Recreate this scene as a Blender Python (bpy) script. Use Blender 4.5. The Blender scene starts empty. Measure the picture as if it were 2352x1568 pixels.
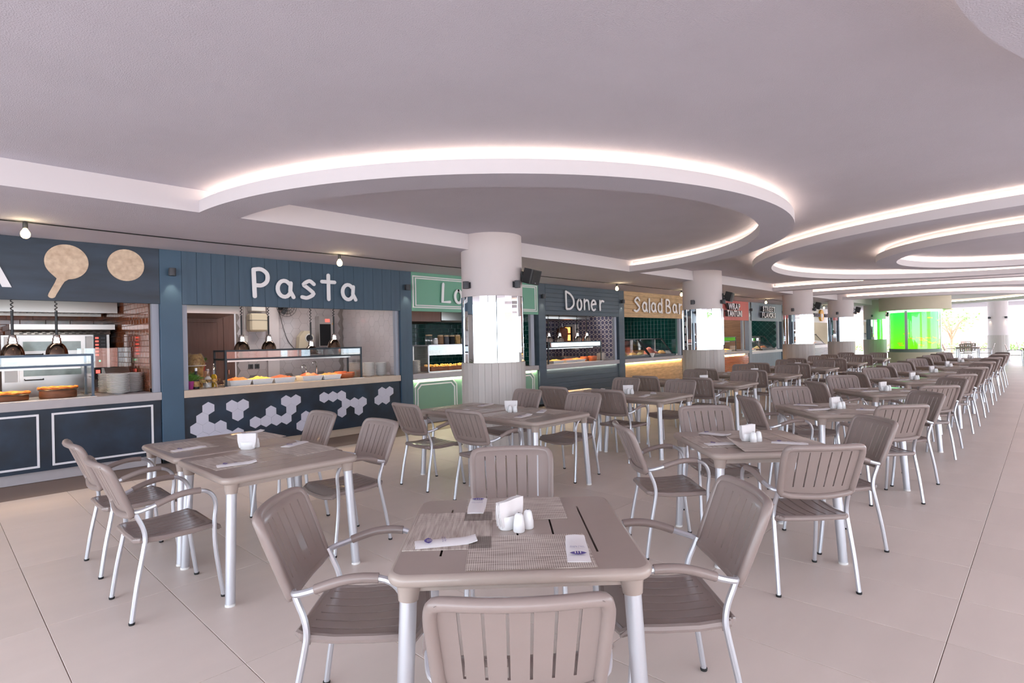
import bpy, bmesh, math, random
from mathutils import Vector, Matrix
random.seed(7)
PI = math.pi
SC = bpy.context.scene
COL = SC.collection
R = math.radians

# ------------------------------------------------------------------ camera
cam_d = bpy.data.cameras.new('camera')
cam_d.sensor_width = 36.0
cam_d.lens = 1290.0 / 2352.0 * 36.0
cam_d.clip_start = 0.05
cam_d.clip_end = 500
cam = bpy.data.objects.new('camera', cam_d)
COL.objects.link(cam)
yaw, pit, rol = R(43.676), R(-0.078), R(1.231)
fw = Vector((math.cos(yaw) * math.cos(pit), math.sin(yaw) * math.cos(pit), math.sin(pit)))
r0 = Vector((math.sin(yaw), -math.cos(yaw), 0))
d0 = fw.cross(r0)
rt = math.cos(rol) * r0 + math.sin(rol) * d0
dn = -math.sin(rol) * r0 + math.cos(rol) * d0
M = Matrix((rt, -dn, -fw)).transposed().to_4x4()
M.translation = (0, 0, 1.5)
cam.matrix_world = M
SC.camera = cam

# ------------------------------------------------------------------ sky, sun, exposure
W = bpy.data.worlds.new('sky')
SC.world = W
W.use_nodes = True
bg = W.node_tree.nodes['Background']
bg.inputs['Color'].default_value = (0.76, 0.88, 1.0, 1)
bg.inputs['Strength'].default_value = 3.9
sun_d = bpy.data.lights.new('sun', 'SUN')
sun_d.energy = 4.0
sun_d.angle = R(3)
sun_d.color = (1.0, 0.94, 0.86)
sun = bpy.data.objects.new('sun', sun_d)
sun.rotation_euler = (R(38), R(-14), 0)
COL.objects.link(sun)
SC.view_settings.view_transform = 'Standard'
SC.view_settings.look = 'None'
SC.view_settings.gamma = 1.0
SC.view_settings.use_curve_mapping = False
SC.view_settings.exposure = 0.8
SC.cycles.max_bounces = 10
SC.cycles.diffuse_bounces = 6
SC.cycles.glossy_bounces = 5
SC.cycles.transmission_bounces = 8
SC.cycles.transparent_max_bounces = 12
SC.cycles.caustics_reflective = False
SC.cycles.caustics_refractive = False
SC.cycles.sample_clamp_indirect = 6.0

def area_light(name, loc, sx, sy, energy, color, rot=(0, 0, 0)):
    l = bpy.data.lights.new(name, 'AREA')
    l.shape = 'RECTANGLE'
    l.size, l.size_y = sx, sy
    l.energy = energy
    l.color = color
    o = bpy.data.objects.new(name, l)
    o.location = loc
    o.rotation_euler = rot
    COL.objects.link(o)
    return o

# ------------------------------------------------------------------ mesh builder
class MB:
    def __init__(s):
        s.v = []; s.f = []; s.m = []; s.sm = []
    def add(s, vs, fs, mi=0, smooth=False):
        b = len(s.v)
        s.v += [tuple(x) for x in vs]
        for f in fs:
            s.f.append(tuple(i + b for i in f)); s.m.append(mi); s.sm.append(smooth)
        return s
    def box(s, x0, x1, y0, y1, z0, z1, mi=0, T=None):
        vs = [(x0, y0, z0), (x1, y0, z0), (x1, y1, z0), (x0, y1, z0), (x0, y0, z1), (x1, y0, z1), (x1, y1, z1), (x0, y1, z1)]
        if T is not None: vs = [T @ Vector(v) for v in vs]
        return s.add(vs, [(0, 3, 2, 1), (4, 5, 6, 7), (0, 1, 5, 4), (1, 2, 6, 5), (2, 3, 7, 6), (3, 0, 4, 7)], mi)
    def bbox(s, x0, x1, y0, y1, z0, z1, b=0.01, mi=0, T=None):
        # box with chamfered edges
        vs = []
        for z, k in ((z0, b), (z0 + b, 0), (z1 - b, 0), (z1, b)):
            a0, a1, c0, c1 = x0 + k, x1 - k, y0 + k, y1 - k
            q = b if k == 0 else b
            vs += [(a0 + (b if k == 0 else 0), c0, z), (a1 - (b if k == 0 else 0), c0, z), (a1, c0 + (b if k == 0 else 0), z), (a1, c1 - (b if k == 0 else 0), z),
                   (a1 - (b if k == 0 else 0), c1, z), (a0 + (b if k == 0 else 0), c1, z), (a0, c1 - (b if k == 0 else 0), z), (a0, c0 + (b if k == 0 else 0), z)]
        if T is not None: vs = [T @ Vector(v) for v in vs]
        fs = [tuple(range(7, -1, -1)), tuple(range(24, 32))]
        for r in range(3):
            for i in range(8):
                j = (i + 1) % 8
                fs.append((r * 8 + i, r * 8 + j, r * 8 + 8 + j, r * 8 + 8 + i))
        return s.add(vs, fs, mi)
    def tube(s, pts, r, n=8, mi=0, caps=True, flat=1.0, closed=False):
        P = [Vector(p) for p in pts]
        rr = r if isinstance(r, (list, tuple)) else [r] * len(P)
        vs = []; N = len(P)
        prev = None
        for i, p in enumerate(P):
            a = P[i - 1] if (i > 0 or closed) else P[i]
            b = P[(i + 1) % N] if (i < N - 1 or closed) else P[i]
            t = (b - a).normalized()
            if prev is None:
                u = t.orthogonal() if abs(t.z) > 0.9 else t.cross(Vector((0, 0, 1)))
                u.normalize()
            else:
                u = (prev - prev.dot(t) * t).normalized()
            prev = u
            w = t.cross(u)
            for k in range(n):
                c = 2 * PI * k / n
                vs.append(p + rr[i] * (math.cos(c) * u + flat * math.sin(c) * w))
        fs = []
        for i in range(N if closed else N - 1):
            i2 = (i + 1) % N
            for k in range(n):
                k2 = (k + 1) % n
                fs.append((i * n + k, i * n + k2, i2 * n + k2, i2 * n + k))
        if caps and not closed:
            fs.append(tuple(range(n - 1, -1, -1)))
            fs.append(tuple((N - 1) * n + k for k in range(n)))
        return s.add(vs, fs, mi, True)
    def lathe(s, prof, n=16, c=(0, 0, 0), mi=0, sx=1.0, sy=1.0, T=None):
        vs = []
        for r, z in prof:
            for k in range(n):
                a = 2 * PI * k / n
                vs.append((c[0] + sx * r * math.cos(a), c[1] + sy * r * math.sin(a), c[2] + z))
        if T is not None: vs = [T @ Vector(v) for v in vs]
        fs = []
        for i in range(len(prof) - 1):
            for k in range(n):
                k2 = (k + 1) % n
                fs.append((i * n + k, i * n + k2, (i + 1) * n + k2, (i + 1) * n + k))
        if prof[0][0] > 1e-5: fs.append(tuple(range(n - 1, -1, -1)))
        if prof[-1][0] > 1e-5: fs.append(tuple((len(prof) - 1) * n + k for k in range(n)))
        return s.add(vs, fs, mi, True)
    def prism(s, poly, axis, a, b, mi=0):
        # extrude a polygon (2D) along an axis from a to b
        n = len(poly)
        def P(q, t):
            return {'z': (q[0], q[1], t), 'y': (q[0], t, q[1]), 'x': (t, q[0], q[1])}[axis]
        vs = [P(q, a) for q in poly] + [P(q, b) for q in poly]
        fs = [tuple(range(n - 1, -1, -1)), tuple(range(n, 2 * n))]
        for i in range(n):
            j = (i + 1) % n
            fs.append((i, j, n + j, n + i))
        return s.add(vs, fs, mi)
    def stroke(s, pts, w, y0, y1, mi=0):
        # flat letter stroke with round ends, in the xz plane, thick between y0 and y1
        P = [Vector((p[0], p[1])) for p in pts]
        L = []; Rr = []
        for i, p in enumerate(P):
            a = P[max(i - 1, 0)]; b = P[min(i + 1, len(P) - 1)]
            t = (b - a).normalized(); nrm = Vector((-t.y, t.x))
            k = 1.0
            if 0 < i < len(P) - 1:
                t1 = (P[i] - P[i - 1]).normalized(); k = 1 / max(0.6, abs(t1.dot(t)))
            L.append(p + nrm * w / 2 * k); Rr.append(p - nrm * w / 2 * k)
        def cap(c, t):
            base = math.atan2(t.y, t.x)
            return [c + Vector((math.cos(base + a), math.sin(base + a))) * w / 2 for a in [PI / 2 - PI * i / 6 for i in range(1, 6)]]
        out = L + cap(P[-1], (P[-1] - P[-2])) + Rr[::-1] + cap(P[0], (P[0] - P[1]))
        n = len(out)
        vs = [(q.x, y0, q.y) for q in out] + [(q.x, y1, q.y) for q in out]
        m = len(P); fs = []
        c1 = 5
        for off, fl in ((0, False), (n, True)):
            for i in range(m - 1):
                q = (off + i, off + i + 1, off + m + c1 + (m - 1 - (i + 1)), off + m + c1 + (m - 1 - i))
                fs.append(q if fl else q[::-1])
            e = tuple(off + j for j in [m - 1] + list(range(m, m + c1)) + [m + c1])
            fs.append(e if fl else e[::-1])
            e = tuple(off + j for j in [2 * m + c1 - 1] + list(range(2 * m + c1, n)) + [0])
            fs.append(e if fl else e[::-1])
        for i in range(n):
            j = (i + 1) % n
            fs.append((i, j, n + j, n + i))
        return s.add(vs, fs, mi)
    def shell(s, fn, us, vs_, skip=None, t=0.01, mi=0, smooth=True):
        # thick sheet p = fn(u, v, side) with side 0 front, 1 back; cells listed in skip are open
        nu, nv = len(us), len(vs_)
        pts = [fn(u, v, 0) for v in vs_ for u in us] + [fn(u, v, 1) for v in vs_ for u in us]
        K = nu * nv
        fs = []
        open_ = lambda i, j: i < 0 or j < 0 or i >= nu - 1 or j >= nv - 1 or (skip and skip(i, j))
        for j in range(nv - 1):
            for i in range(nu - 1):
                if open_(i, j): continue
                a, b, c, d = j * nu + i, j * nu + i + 1, (j + 1) * nu + i + 1, (j + 1) * nu + i
                fs.append((a, b, c, d)); fs.append((K + d, K + c, K + b, K + a))
                if open_(i, j - 1): fs.append((b, a, K + a, K + b))
                if open_(i, j + 1): fs.append((d, c, K + c, K + d))
                if open_(i - 1, j): fs.append((a, d, K + d, K + a))
                if open_(i + 1, j): fs.append((c, b, K + b, K + c))
        return s.add(pts, fs, mi, smooth)
    def mesh(s, name, mats):
        me = bpy.data.meshes.new(name)
        me.from_pydata(s.v, [], s.f)
        for m in (mats if isinstance(mats, (list, tuple)) else [mats]): me.materials.append(m)
        me.polygons.foreach_set('material_index', s.m)
        me.polygons.foreach_set('use_smooth', s.sm)
        me.update()
        if any(s.sm):
            try: me.set_sharp_from_angle(angle=R(38))
            except Exception: pass
        return me

def fixn(me):
    bm = bmesh.new(); bm.from_mesh(me)
    bmesh.ops.recalc_face_normals(bm, faces=bm.faces)
    bm.to_mesh(me); bm.free()
    return me

def link(name, me, parent=None, loc=(0, 0, 0), rz=0.0, rot=None):
    o = bpy.data.objects.new(name, me)
    o.location = loc
    o.rotation_euler = rot if rot else (0, 0, rz)
    if parent is not None: o.parent = parent
    COL.objects.link(o)
    return o

def obj(name, mb, mats, parent=None, loc=(0, 0, 0), rz=0.0, rot=None):
    return link(name, fixn(mb.mesh(name, mats)), parent, loc, rz, rot)

def tag(o, label=None, cat=None, group=None, kind=None):
    if label: o['label'] = label
    if cat: o['category'] = cat
    if group: o['group'] = group
    if kind: o['kind'] = kind
    return o

def thing(name, label, cat, loc=(0, 0, 0), rz=0.0, group=None):
    o = bpy.data.objects.new(name, None)
    o.empty_display_size = 0.1
    COL.objects.link(o)
    o.location = loc; o.rotation_euler = (0, 0, rz)
    return tag(o, label, cat, group)

def dup(root, loc, rz, label=None, group=None, skip=()):
    c = root.copy(); COL.objects.link(c)
    c.location = loc; c.rotation_euler = (0, 0, rz)
    if label: c['label'] = label
    if group: c['group'] = group
    for ch in root.children:
        if ch.name.split('.')[0] in skip: continue
        d = ch.copy(); COL.objects.link(d); d.parent = c
        for g in ch.children:
            if g.name.split('.')[0] in skip: continue
            e = g.copy(); COL.objects.link(e); e.parent = d
    return c

def struct(name, mb, mats, parent=None):
    o = obj(name, mb, mats, parent)
    if parent is None: o['kind'] = 'structure'
    return o

def spl(pts, n=5):
    # catmull-rom through points
    P = [Vector(p) for p in pts]; out = []
    for i in range(len(P) - 1):
        a = P[i - 1] if i > 0 else P[i] * 2 - P[i + 1]
        b, c = P[i], P[i + 1]
        d = P[i + 2] if i + 2 < len(P) else P[i + 1] * 2 - P[i]
        for k in range(n):
            t = k / n
            out.append(0.5 * ((2 * b) + (c - a) * t + (2 * a - 5 * b + 4 * c - d) * t * t + (3 * b - a - 3 * c + d) * t ** 3))
    out.append(P[-1])
    return out

def arc(cx, cz, rx, rz, a0, a1, n=10):
    return [(cx + rx * math.cos(R(a0 + (a1 - a0) * i / n)), cz + rz * math.sin(R(a0 + (a1 - a0) * i / n))) for i in range(n + 1)]

# ------------------------------------------------------------------ materials
def srgb(r, g, b):
    f = lambda c: (c / 255 / 12.92) if c / 255 <= 0.04045 else ((c / 255 + 0.055) / 1.055) ** 2.4
    return (f(r), f(g), f(b), 1)

def mat(name, col, rough=0.5, metal=0.0, var=0.0, vscale=6.0, bump=0.0, bscale=80.0, spec=0.5, emit=None, estr=0.0,
        stretch=(1, 1, 1), coat=0.0, alpha=1.0, trans=0.0, ior=1.45, objvar=0.0, col2=None, bdist=0.002):
    m = bpy.data.materials.new(name)
    m.use_nodes = True
    nt = m.node_tree; N = nt.nodes; L = nt.links
    b = N['Principled BSDF']
    b.inputs['Base Color'].default_value = col
    b.inputs['Roughness'].default_value = rough
    b.inputs['Metallic'].default_value = metal
    b.inputs['Specular IOR Level'].default_value = spec
    b.inputs['Coat Weight'].default_value = coat
    b.inputs['Alpha'].default_value = alpha
    b.inputs['Transmission Weight'].default_value = trans
    b.inputs['IOR'].default_value = ior
    if emit:
        b.inputs['Emission Color'].default_value = emit
        b.inputs['Emission Strength'].default_value = estr
    if var > 0 or bump > 0 or objvar > 0:
        tc = N.new('ShaderNodeTexCoord'); mp = N.new('ShaderNodeMapping')
        mp.inputs['Scale'].default_value = stretch
        L.new(tc.outputs['Object'], mp.inputs['Vector'])
        last = None
        if var > 0:
            no = N.new('ShaderNodeTexNoise'); no.inputs['Scale'].default_value = vscale; no.inputs['Detail'].default_value = 5
            L.new(mp.outputs['Vector'], no.inputs['Vector'])
            cr = N.new('ShaderNodeValToRGB')
            d = col2 if col2 else tuple(c * (1 - var) for c in col[:3]) + (1,)
            u = col if col2 else tuple(min(1, c * (1 + var)) for c in col[:3]) + (1,)
            cr.color_ramp.elements[0].color = d; cr.color_ramp.elements[1].color = u
            cr.color_ramp.elements[0].position = 0.3; cr.color_ramp.elements[1].position = 0.7
            L.new(no.outputs['Fac'], cr.inputs['Fac'])
            last = cr.outputs['Color']
        if objvar > 0:
            oi = N.new('ShaderNodeObjectInfo'); mr = N.new('ShaderNodeMapRange')
            mr.inputs['To Min'].default_value = 1 - objvar; mr.inputs['To Max'].default_value = 1 + objvar
            L.new(oi.outputs['Random'], mr.inputs['Value'])
            hs = N.new('ShaderNodeHueSaturation'); hs.inputs['Color'].default_value = col
            if last: L.new(last, hs.inputs['Color'])
            L.new(mr.outputs['Result'], hs.inputs['Value'])
            last = hs.outputs['Color']
        if last: L.new(last, b.inputs['Base Color'])
        if bump > 0:
            n2 = N.new('ShaderNodeTexNoise'); n2.inputs['Scale'].default_value = bscale; n2.inputs['Detail'].default_value = 3
            L.new(mp.outputs['Vector'], n2.inputs['Vector'])
            bp = N.new('ShaderNodeBump'); bp.inputs['Strength'].default_value = bump; bp.inputs['Distance'].default_value = bdist
            L.new(n2.outputs['Fac'], bp.inputs['Height']); L.new(bp.outputs['Normal'], b.inputs['Normal'])
    return m

def emis(name, col, s):
    m = bpy.data.materials.new(name); m.use_nodes = True
    N = m.node_tree.nodes; N.remove(N['Principled BSDF'])
    e = N.new('ShaderNodeEmission'); e.inputs['Color'].default_value = col; e.inputs['Strength'].default_value = s
    m.node_tree.links.new(e.outputs['Emission'], N['Material Output'].inputs['Surface'])
    return m

def glass(name, tint=(1, 1, 1, 1), refl=0.04):
    # thin architectural glass: clear with a fresnel-like mirror share
    m = bpy.data.materials.new(name); m.use_nodes = True
    nt = m.node_tree; N = nt.nodes; N.remove(N['Principled BSDF'])
    t = N.new('ShaderNodeBsdfTransparent'); t.inputs['Color'].default_value = tint
    g = N.new('ShaderNodeBsdfGlossy'); g.inputs['Roughness'].default_value = 0.02
    fr = N.new('ShaderNodeLayerWeight'); fr.inputs['Blend'].default_value = 0.35
    mr = N.new('ShaderNodeMapRange'); mr.inputs['To Min'].default_value = refl; mr.inputs['To Max'].default_value = 0.55
    mx = N.new('ShaderNodeMixShader')
    nt.links.new(fr.outputs['Fresnel'], mr.inputs['Value'])
    nt.links.new(mr.outputs['Result'], mx.inputs['Fac'])
    nt.links.new(t.outputs[0], mx.inputs[1]); nt.links.new(g.outputs[0], mx.inputs[2])
    nt.links.new(mx.outputs[0], N['Material Output'].inputs['Surface'])
    return m

X = {}
X['ceil'] = mat('ceiling_plaster', srgb(194, 191, 203), 0.85, var=0.03, vscale=1.5, bump=0.5, bscale=130, bdist=0.008)
X['fascia'] = mat('fascia_paint', srgb(212, 207, 212), 0.7)
X['plaster'] = mat('column_plaster', srgb(212, 204, 206), 0.75, var=0.02, vscale=4, bump=0.12, bscale=60, stretch=(1, 1, 0.3))
X['led'] = emis('led_strip_light', (1.0, 0.80, 0.58, 1), 10.0)
X['plast'] = mat('taupe_plastic_dimmed', srgb(146, 131, 126), 0.32, coat=0.15, var=0.03, vscale=9, bump=0.05, bscale=500)  # darker chair copy of the one taupe plastic, dimmed against strong side light
X['plast2'] = mat('taupe_plastic_lit', srgb(172, 157, 148), 0.3, coat=0.2, var=0.02, vscale=9, bump=0.04, bscale=500)  # same plastic lightened for tables; light on the tops is put into the colour
X['alu'] = mat('brushed_aluminium', srgb(206, 207, 213), 0.38, metal=0.75, bump=0.03, bscale=300, stretch=(1, 1, 0.1))
X['rubber'] = mat('black_rubber', srgb(36, 35, 35), 0.7)
X['dark'] = mat('dark_void', srgb(22, 22, 24), 0.8)
X['navy'] = mat('navy_timber_paint', srgb(66, 88, 107), 0.5, var=0.12, vscale=3, bump=0.12, bscale=40, stretch=(3, 3, 0.5), objvar=0.06)
X['navyp'] = mat('navy_flat_paint', srgb(66, 92, 114), 0.5, var=0.05, vscale=2)
X['navyh'] = mat('slate_timber_paint', srgb(72, 86, 100), 0.5, var=0.12, vscale=3, bump=0.12, bscale=40, stretch=(0.4, 3, 3), objvar=0.05)
X['slate'] = mat('dark_slate_laminate', srgb(34, 52, 72), 0.42, var=0.4, vscale=3.2, bump=0.06, bscale=120, col2=srgb(19, 27, 37))
X['slate2'] = mat('blackboard_laminate', srgb(60, 76, 94), 0.4, var=0.3, vscale=2.4, bump=0.05, bscale=90, stretch=(0.4, 1, 2), col2=srgb(40, 50, 62))
X['counter'] = mat('grey_counter_stone', srgb(176, 170, 172), 0.4, var=0.03, vscale=12)
X['counterb'] = mat('beige_counter_stone', srgb(202, 184, 166), 0.4, var=0.04, vscale=12)
X['kickb'] = mat('beige_kick', srgb(196, 176, 156), 0.5)
X['white'] = mat('white_paint', srgb(232, 230, 234), 0.45)
X['letter'] = mat('white_letter_acrylic', srgb(236, 236, 242), 0.35)
X['hex'] = mat('pale_hexagon_tile', srgb(206, 204, 218), 0.4, objvar=0.02)
X['ceramic'] = mat('white_ceramic', srgb(238, 238, 238), 0.15, coat=0.3)
X['paper'] = mat('white_paper', srgb(236, 232, 232), 0.8, bump=0.06, bscale=40)
X['print'] = mat('purple_print', srgb(96, 84, 150), 0.7)
X['steel'] = mat('stainless_steel', srgb(190, 188, 186), 0.28, metal=0.95, var=0.06, vscale=4, bump=0.02, bscale=200, stretch=(0.1, 1, 1))
X['jamb'] = mat('satin_aluminium', srgb(150, 155, 168), 0.45, metal=0.3)
X['chrome'] = mat('chrome', srgb(222, 218, 214), 0.08, metal=1.0)
X['bronze'] = mat('dark_bronze_chrome', srgb(138, 118, 104), 0.14, metal=1.0)
X['mirror'] = mat('mirror_glass', srgb(238, 242, 245), 0.015, metal=1.0)
X['wood_clad'] = mat('grey_oak_plank', srgb(192, 186, 182), 0.55, var=0.07, vscale=3, bump=0.05, bscale=60, stretch=(4, 4, 0.3), objvar=0.1)
X['green'] = mat('sage_green_paint', srgb(112, 168, 146), 0.5)
X['green2'] = mat('pale_green_paint', srgb(128, 168, 146), 0.5)
X['gtile'] = mat('dark_green_glazed_tile', srgb(14, 62, 58), 0.12, coat=0.5, var=0.25, vscale=14, objvar=0.1)
X['grout_g'] = mat('green_grey_grout', srgb(78, 118, 112), 0.7)
X['btile'] = mat('amber_brown_glazed_tile', srgb(128, 66, 34), 0.12, coat=0.5, var=0.3, vscale=12)
X['grout_b'] = mat('brown_grout', srgb(130, 100, 86), 0.7)
X['otile'] = mat('orange_glazed_tile', srgb(198, 108, 66), 0.12, coat=0.5, var=0.15, vscale=9)
X['grout_w'] = mat('pale_grout', srgb(206, 196, 188), 0.7)
X['walltile'] = mat('pale_hex_wall_tile', srgb(186, 178, 180), 0.22, coat=0.2, objvar=0.03)
X['grout_h'] = mat('grey_grout', srgb(140, 132, 130), 0.7)
X['pine'] = mat('knotty_pine', srgb(198, 166, 124), 0.5, var=0.22, vscale=9, bump=0.06, bscale=60, stretch=(0.5, 1, 2.5), objvar=0.05)
X['oak'] = mat('brown_timber', srgb(150, 116, 90), 0.5, var=0.2, vscale=5, stretch=(1, 0.6, 5))
X['door'] = mat('walnut_door', srgb(104, 74, 66), 0.4, var=0.12, vscale=5, stretch=(6, 1, 0.5))
X['red'] = mat('coral_sign_paint', srgb(214, 118, 116), 0.5, var=0.05, vscale=6, bump=0.1, bscale=40, stretch=(4, 4, 0.5), objvar=0.04)
X['grey_pl'] = mat('grey_blue_plank', srgb(150, 162, 176), 0.5, var=0.08, vscale=5, bump=0.1, bscale=40, stretch=(4, 4, 0.5), objvar=0.04)
X['black'] = mat('black_plastic', srgb(34, 35, 38), 0.4)
X['blackm'] = mat('black_metal', srgb(30, 31, 34), 0.35, metal=0.5)
X['charcoal'] = mat('charcoal_powder_coat', srgb(74, 76, 82), 0.45)
X['navyframe'] = mat('blue_grey_steel', srgb(78, 94, 112), 0.4, metal=0.2)
X['dkframe'] = mat('anthracite_steel', srgb(44, 52, 60), 0.4, metal=0.2)
X['glass'] = glass('clear_glass')
X['glass2'] = glass('reflective_glass', (0.93, 0.96, 0.96, 1), 0.06)
X['granite'] = mat('speckled_granite', srgb(140, 128, 118), 0.25, var=0.5, vscale=90, col2=srgb(80, 70, 64))
X['dough'] = mat('baked_pizza', srgb(222, 140, 64), 0.6, var=0.3, vscale=18, bump=0.6, bscale=30, bdist=0.01, col2=srgb(176, 84, 34))
X['pasta'] = mat('orange_pasta', srgb(226, 146, 74), 0.5, var=0.3, vscale=30, bump=0.8, bscale=40, bdist=0.012, col2=srgb(178, 82, 40))
X['sauce'] = mat('red_sauce_food', srgb(176, 76, 44), 0.45, var=0.4, vscale=30, bump=0.8, bscale=40, bdist=0.012, col2=srgb(110, 50, 34))
X['saladf'] = mat('green_salad_food', srgb(150, 164, 84), 0.5, var=0.4, vscale=24, bump=0.8, bscale=40, bdist=0.015, col2=srgb(196, 150, 90))
X['fishf'] = mat('pink_melon', srgb(226, 118, 92), 0.5, var=0.15, vscale=12)
X['yellowf'] = mat('yellow_food', srgb(226, 176, 84), 0.5, var=0.25, vscale=24, bump=0.8, bscale=40, bdist=0.01)
X['woodblk'] = mat('bark_wood_block', srgb(124, 76, 50), 0.65, var=0.3, vscale=8, bump=0.3, bscale=30, stretch=(1, 1, 4))
X['terracotta'] = mat('terracotta', srgb(192, 108, 70), 0.45, var=0.1, vscale=9)
X['bulb'] = emis('warm_bulb', (1.0, 0.74, 0.34, 1), 4.0)
X['lens'] = emis('warm_lens', (1.0, 0.88, 0.68, 1), 18.0)
X['beige'] = mat('cream_render', srgb(206, 196, 178), 0.8, var=0.03, vscale=3, bump=0.08, bscale=60)
X['paddle'] = mat('bread_board_wood', srgb(226, 206, 182), 0.55, var=0.3, vscale=14, col2=srgb(192, 166, 142))
X['leaf'] = mat('leaf_green', srgb(96, 140, 62), 0.5, var=0.3, vscale=20)
X['redpot'] = mat('red_pot', srgb(186, 40, 34), 0.4)
X['magenta'] = mat('magenta_pot', srgb(170, 60, 140), 0.4)
X['oil'] = mat('olive_oil', srgb(176, 140, 24), 0.1, spec=0.6)
X['dpasta'] = mat('dry_pasta', srgb(204, 170, 112), 0.6, var=0.3, vscale=26, bump=1.0, bscale=26, bdist=0.02, col2=srgb(150, 112, 66))
X['heat'] = emis('glowing_burner', (1.0, 0.22, 0.05, 1), 3.5)
X['meat'] = mat('grilled_meat', srgb(120, 74, 56), 0.5, var=0.4, vscale=10, bump=0.8, bscale=14, bdist=0.02, stretch=(1, 1, 4))
X['redlamp'] = emis('red_indicator', (1.0, 0.1, 0.08, 1), 1.5)
X['greenlamp'] = emis('green_indicator', (0.1, 1.0, 0.5, 1), 1.5)
X['ivory'] = mat('ivory_enamel', srgb(208, 196, 172), 0.35)
X['pvc'] = mat('white_plastic', srgb(226, 224, 222), 0.35)
X['yellow'] = mat('orange_yellow_sign', srgb(238, 176, 64), 0.45)
X['olive'] = mat('jar_spice', srgb(130, 96, 66), 0.5, var=0.3, vscale=50)
X['cork'] = mat('cork_lid', srgb(198, 172, 140), 0.7)

# floor tile material: each tile a little different, faint stains
def tile_mat(name, col, px, py, ox, oy, v=0.06):
    m = mat(name, col, 0.34, spec=0.4)
    nt = m.node_tree; N = nt.nodes; L = nt.links; b = N['Principled BSDF']
    ge = N.new('ShaderNodeNewGeometry'); sx = N.new('ShaderNodeSeparateXYZ'); L.new(ge.outputs['Position'], sx.inputs[0])
    cm = N.new('ShaderNodeCombineXYZ')
    for i, (p, o) in enumerate(((px, ox), (py, oy))):
        a = N.new('ShaderNodeMath'); a.operation = 'SUBTRACT'; a.inputs[1].default_value = o
        d = N.new('ShaderNodeMath'); d.operation = 'DIVIDE'; d.inputs[1].default_value = p
        f = N.new('ShaderNodeMath'); f.operation = 'FLOOR'
        L.new(sx.outputs[i], a.inputs[0]); L.new(a.outputs[0], d.inputs[0]); L.new(d.outputs[0], f.inputs[0]); L.new(f.outputs[0], cm.inputs[i])
    wn = N.new('ShaderNodeTexWhiteNoise'); L.new(cm.outputs[0], wn.inputs['Vector'])
    n1 = N.new('ShaderNodeTexNoise'); n1.inputs['Scale'].default_value = 1.3; n1.inputs['Detail'].default_value = 6
    mpg = N.new('ShaderNodeMapping'); mpg.inputs['Scale'].default_value = (1.0, 3.5, 1)
    L.new(ge.outputs['Position'], mpg.inputs['Vector']); L.new(mpg.outputs['Vector'], n1.inputs['Vector'])
    ad = N.new('ShaderNodeMath'); ad.operation = 'MULTIPLY_ADD'; ad.inputs[1].default_value = 0.55
    L.new(wn.outputs['Value'], ad.inputs[0]); L.new(n1.outputs['Fac'], ad.inputs[2])
    mr = N.new('ShaderNodeMapRange'); mr.inputs['From Min'].default_value = 0.3; mr.inputs['From Max'].default_value = 1.2
    mr.inputs['To Min'].default_value = 1 - v; mr.inputs['To Max'].default_value = 1 + v
    L.new(ad.outputs[0], mr.inputs['Value'])
    hs = N.new('ShaderNodeHueSaturation'); hs.inputs['Color'].default_value = col
    L.new(mr.outputs['Result'], hs.inputs['Value']); L.new(hs.outputs['Color'], b.inputs['Base Color'])
    n3 = N.new('ShaderNodeTexNoise'); n3.inputs['Scale'].default_value = 5; n3.inputs['Detail'].default_value = 4
    mr2 = N.new('ShaderNodeMapRange'); mr2.inputs['To Min'].default_value = 0.3; mr2.inputs['To Max'].default_value = 0.5
    L.new(ge.outputs['Position'], n3.inputs['Vector']); L.new(n3.outputs['Fac'], mr2.inputs['Value']); L.new(mr2.outputs['Result'], b.inputs['Roughness'])
    return m
TPX, TPY, TOX, TOY = 0.589, 1.198, 0.438, 0.377
X['ftile'] = tile_mat('beige_porcelain_tile', srgb(233, 219, 209), TPX, TPY, TOX, TOY)
X['fgrout'] = mat('floor_grout', srgb(150, 130, 120), 0.8)

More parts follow.
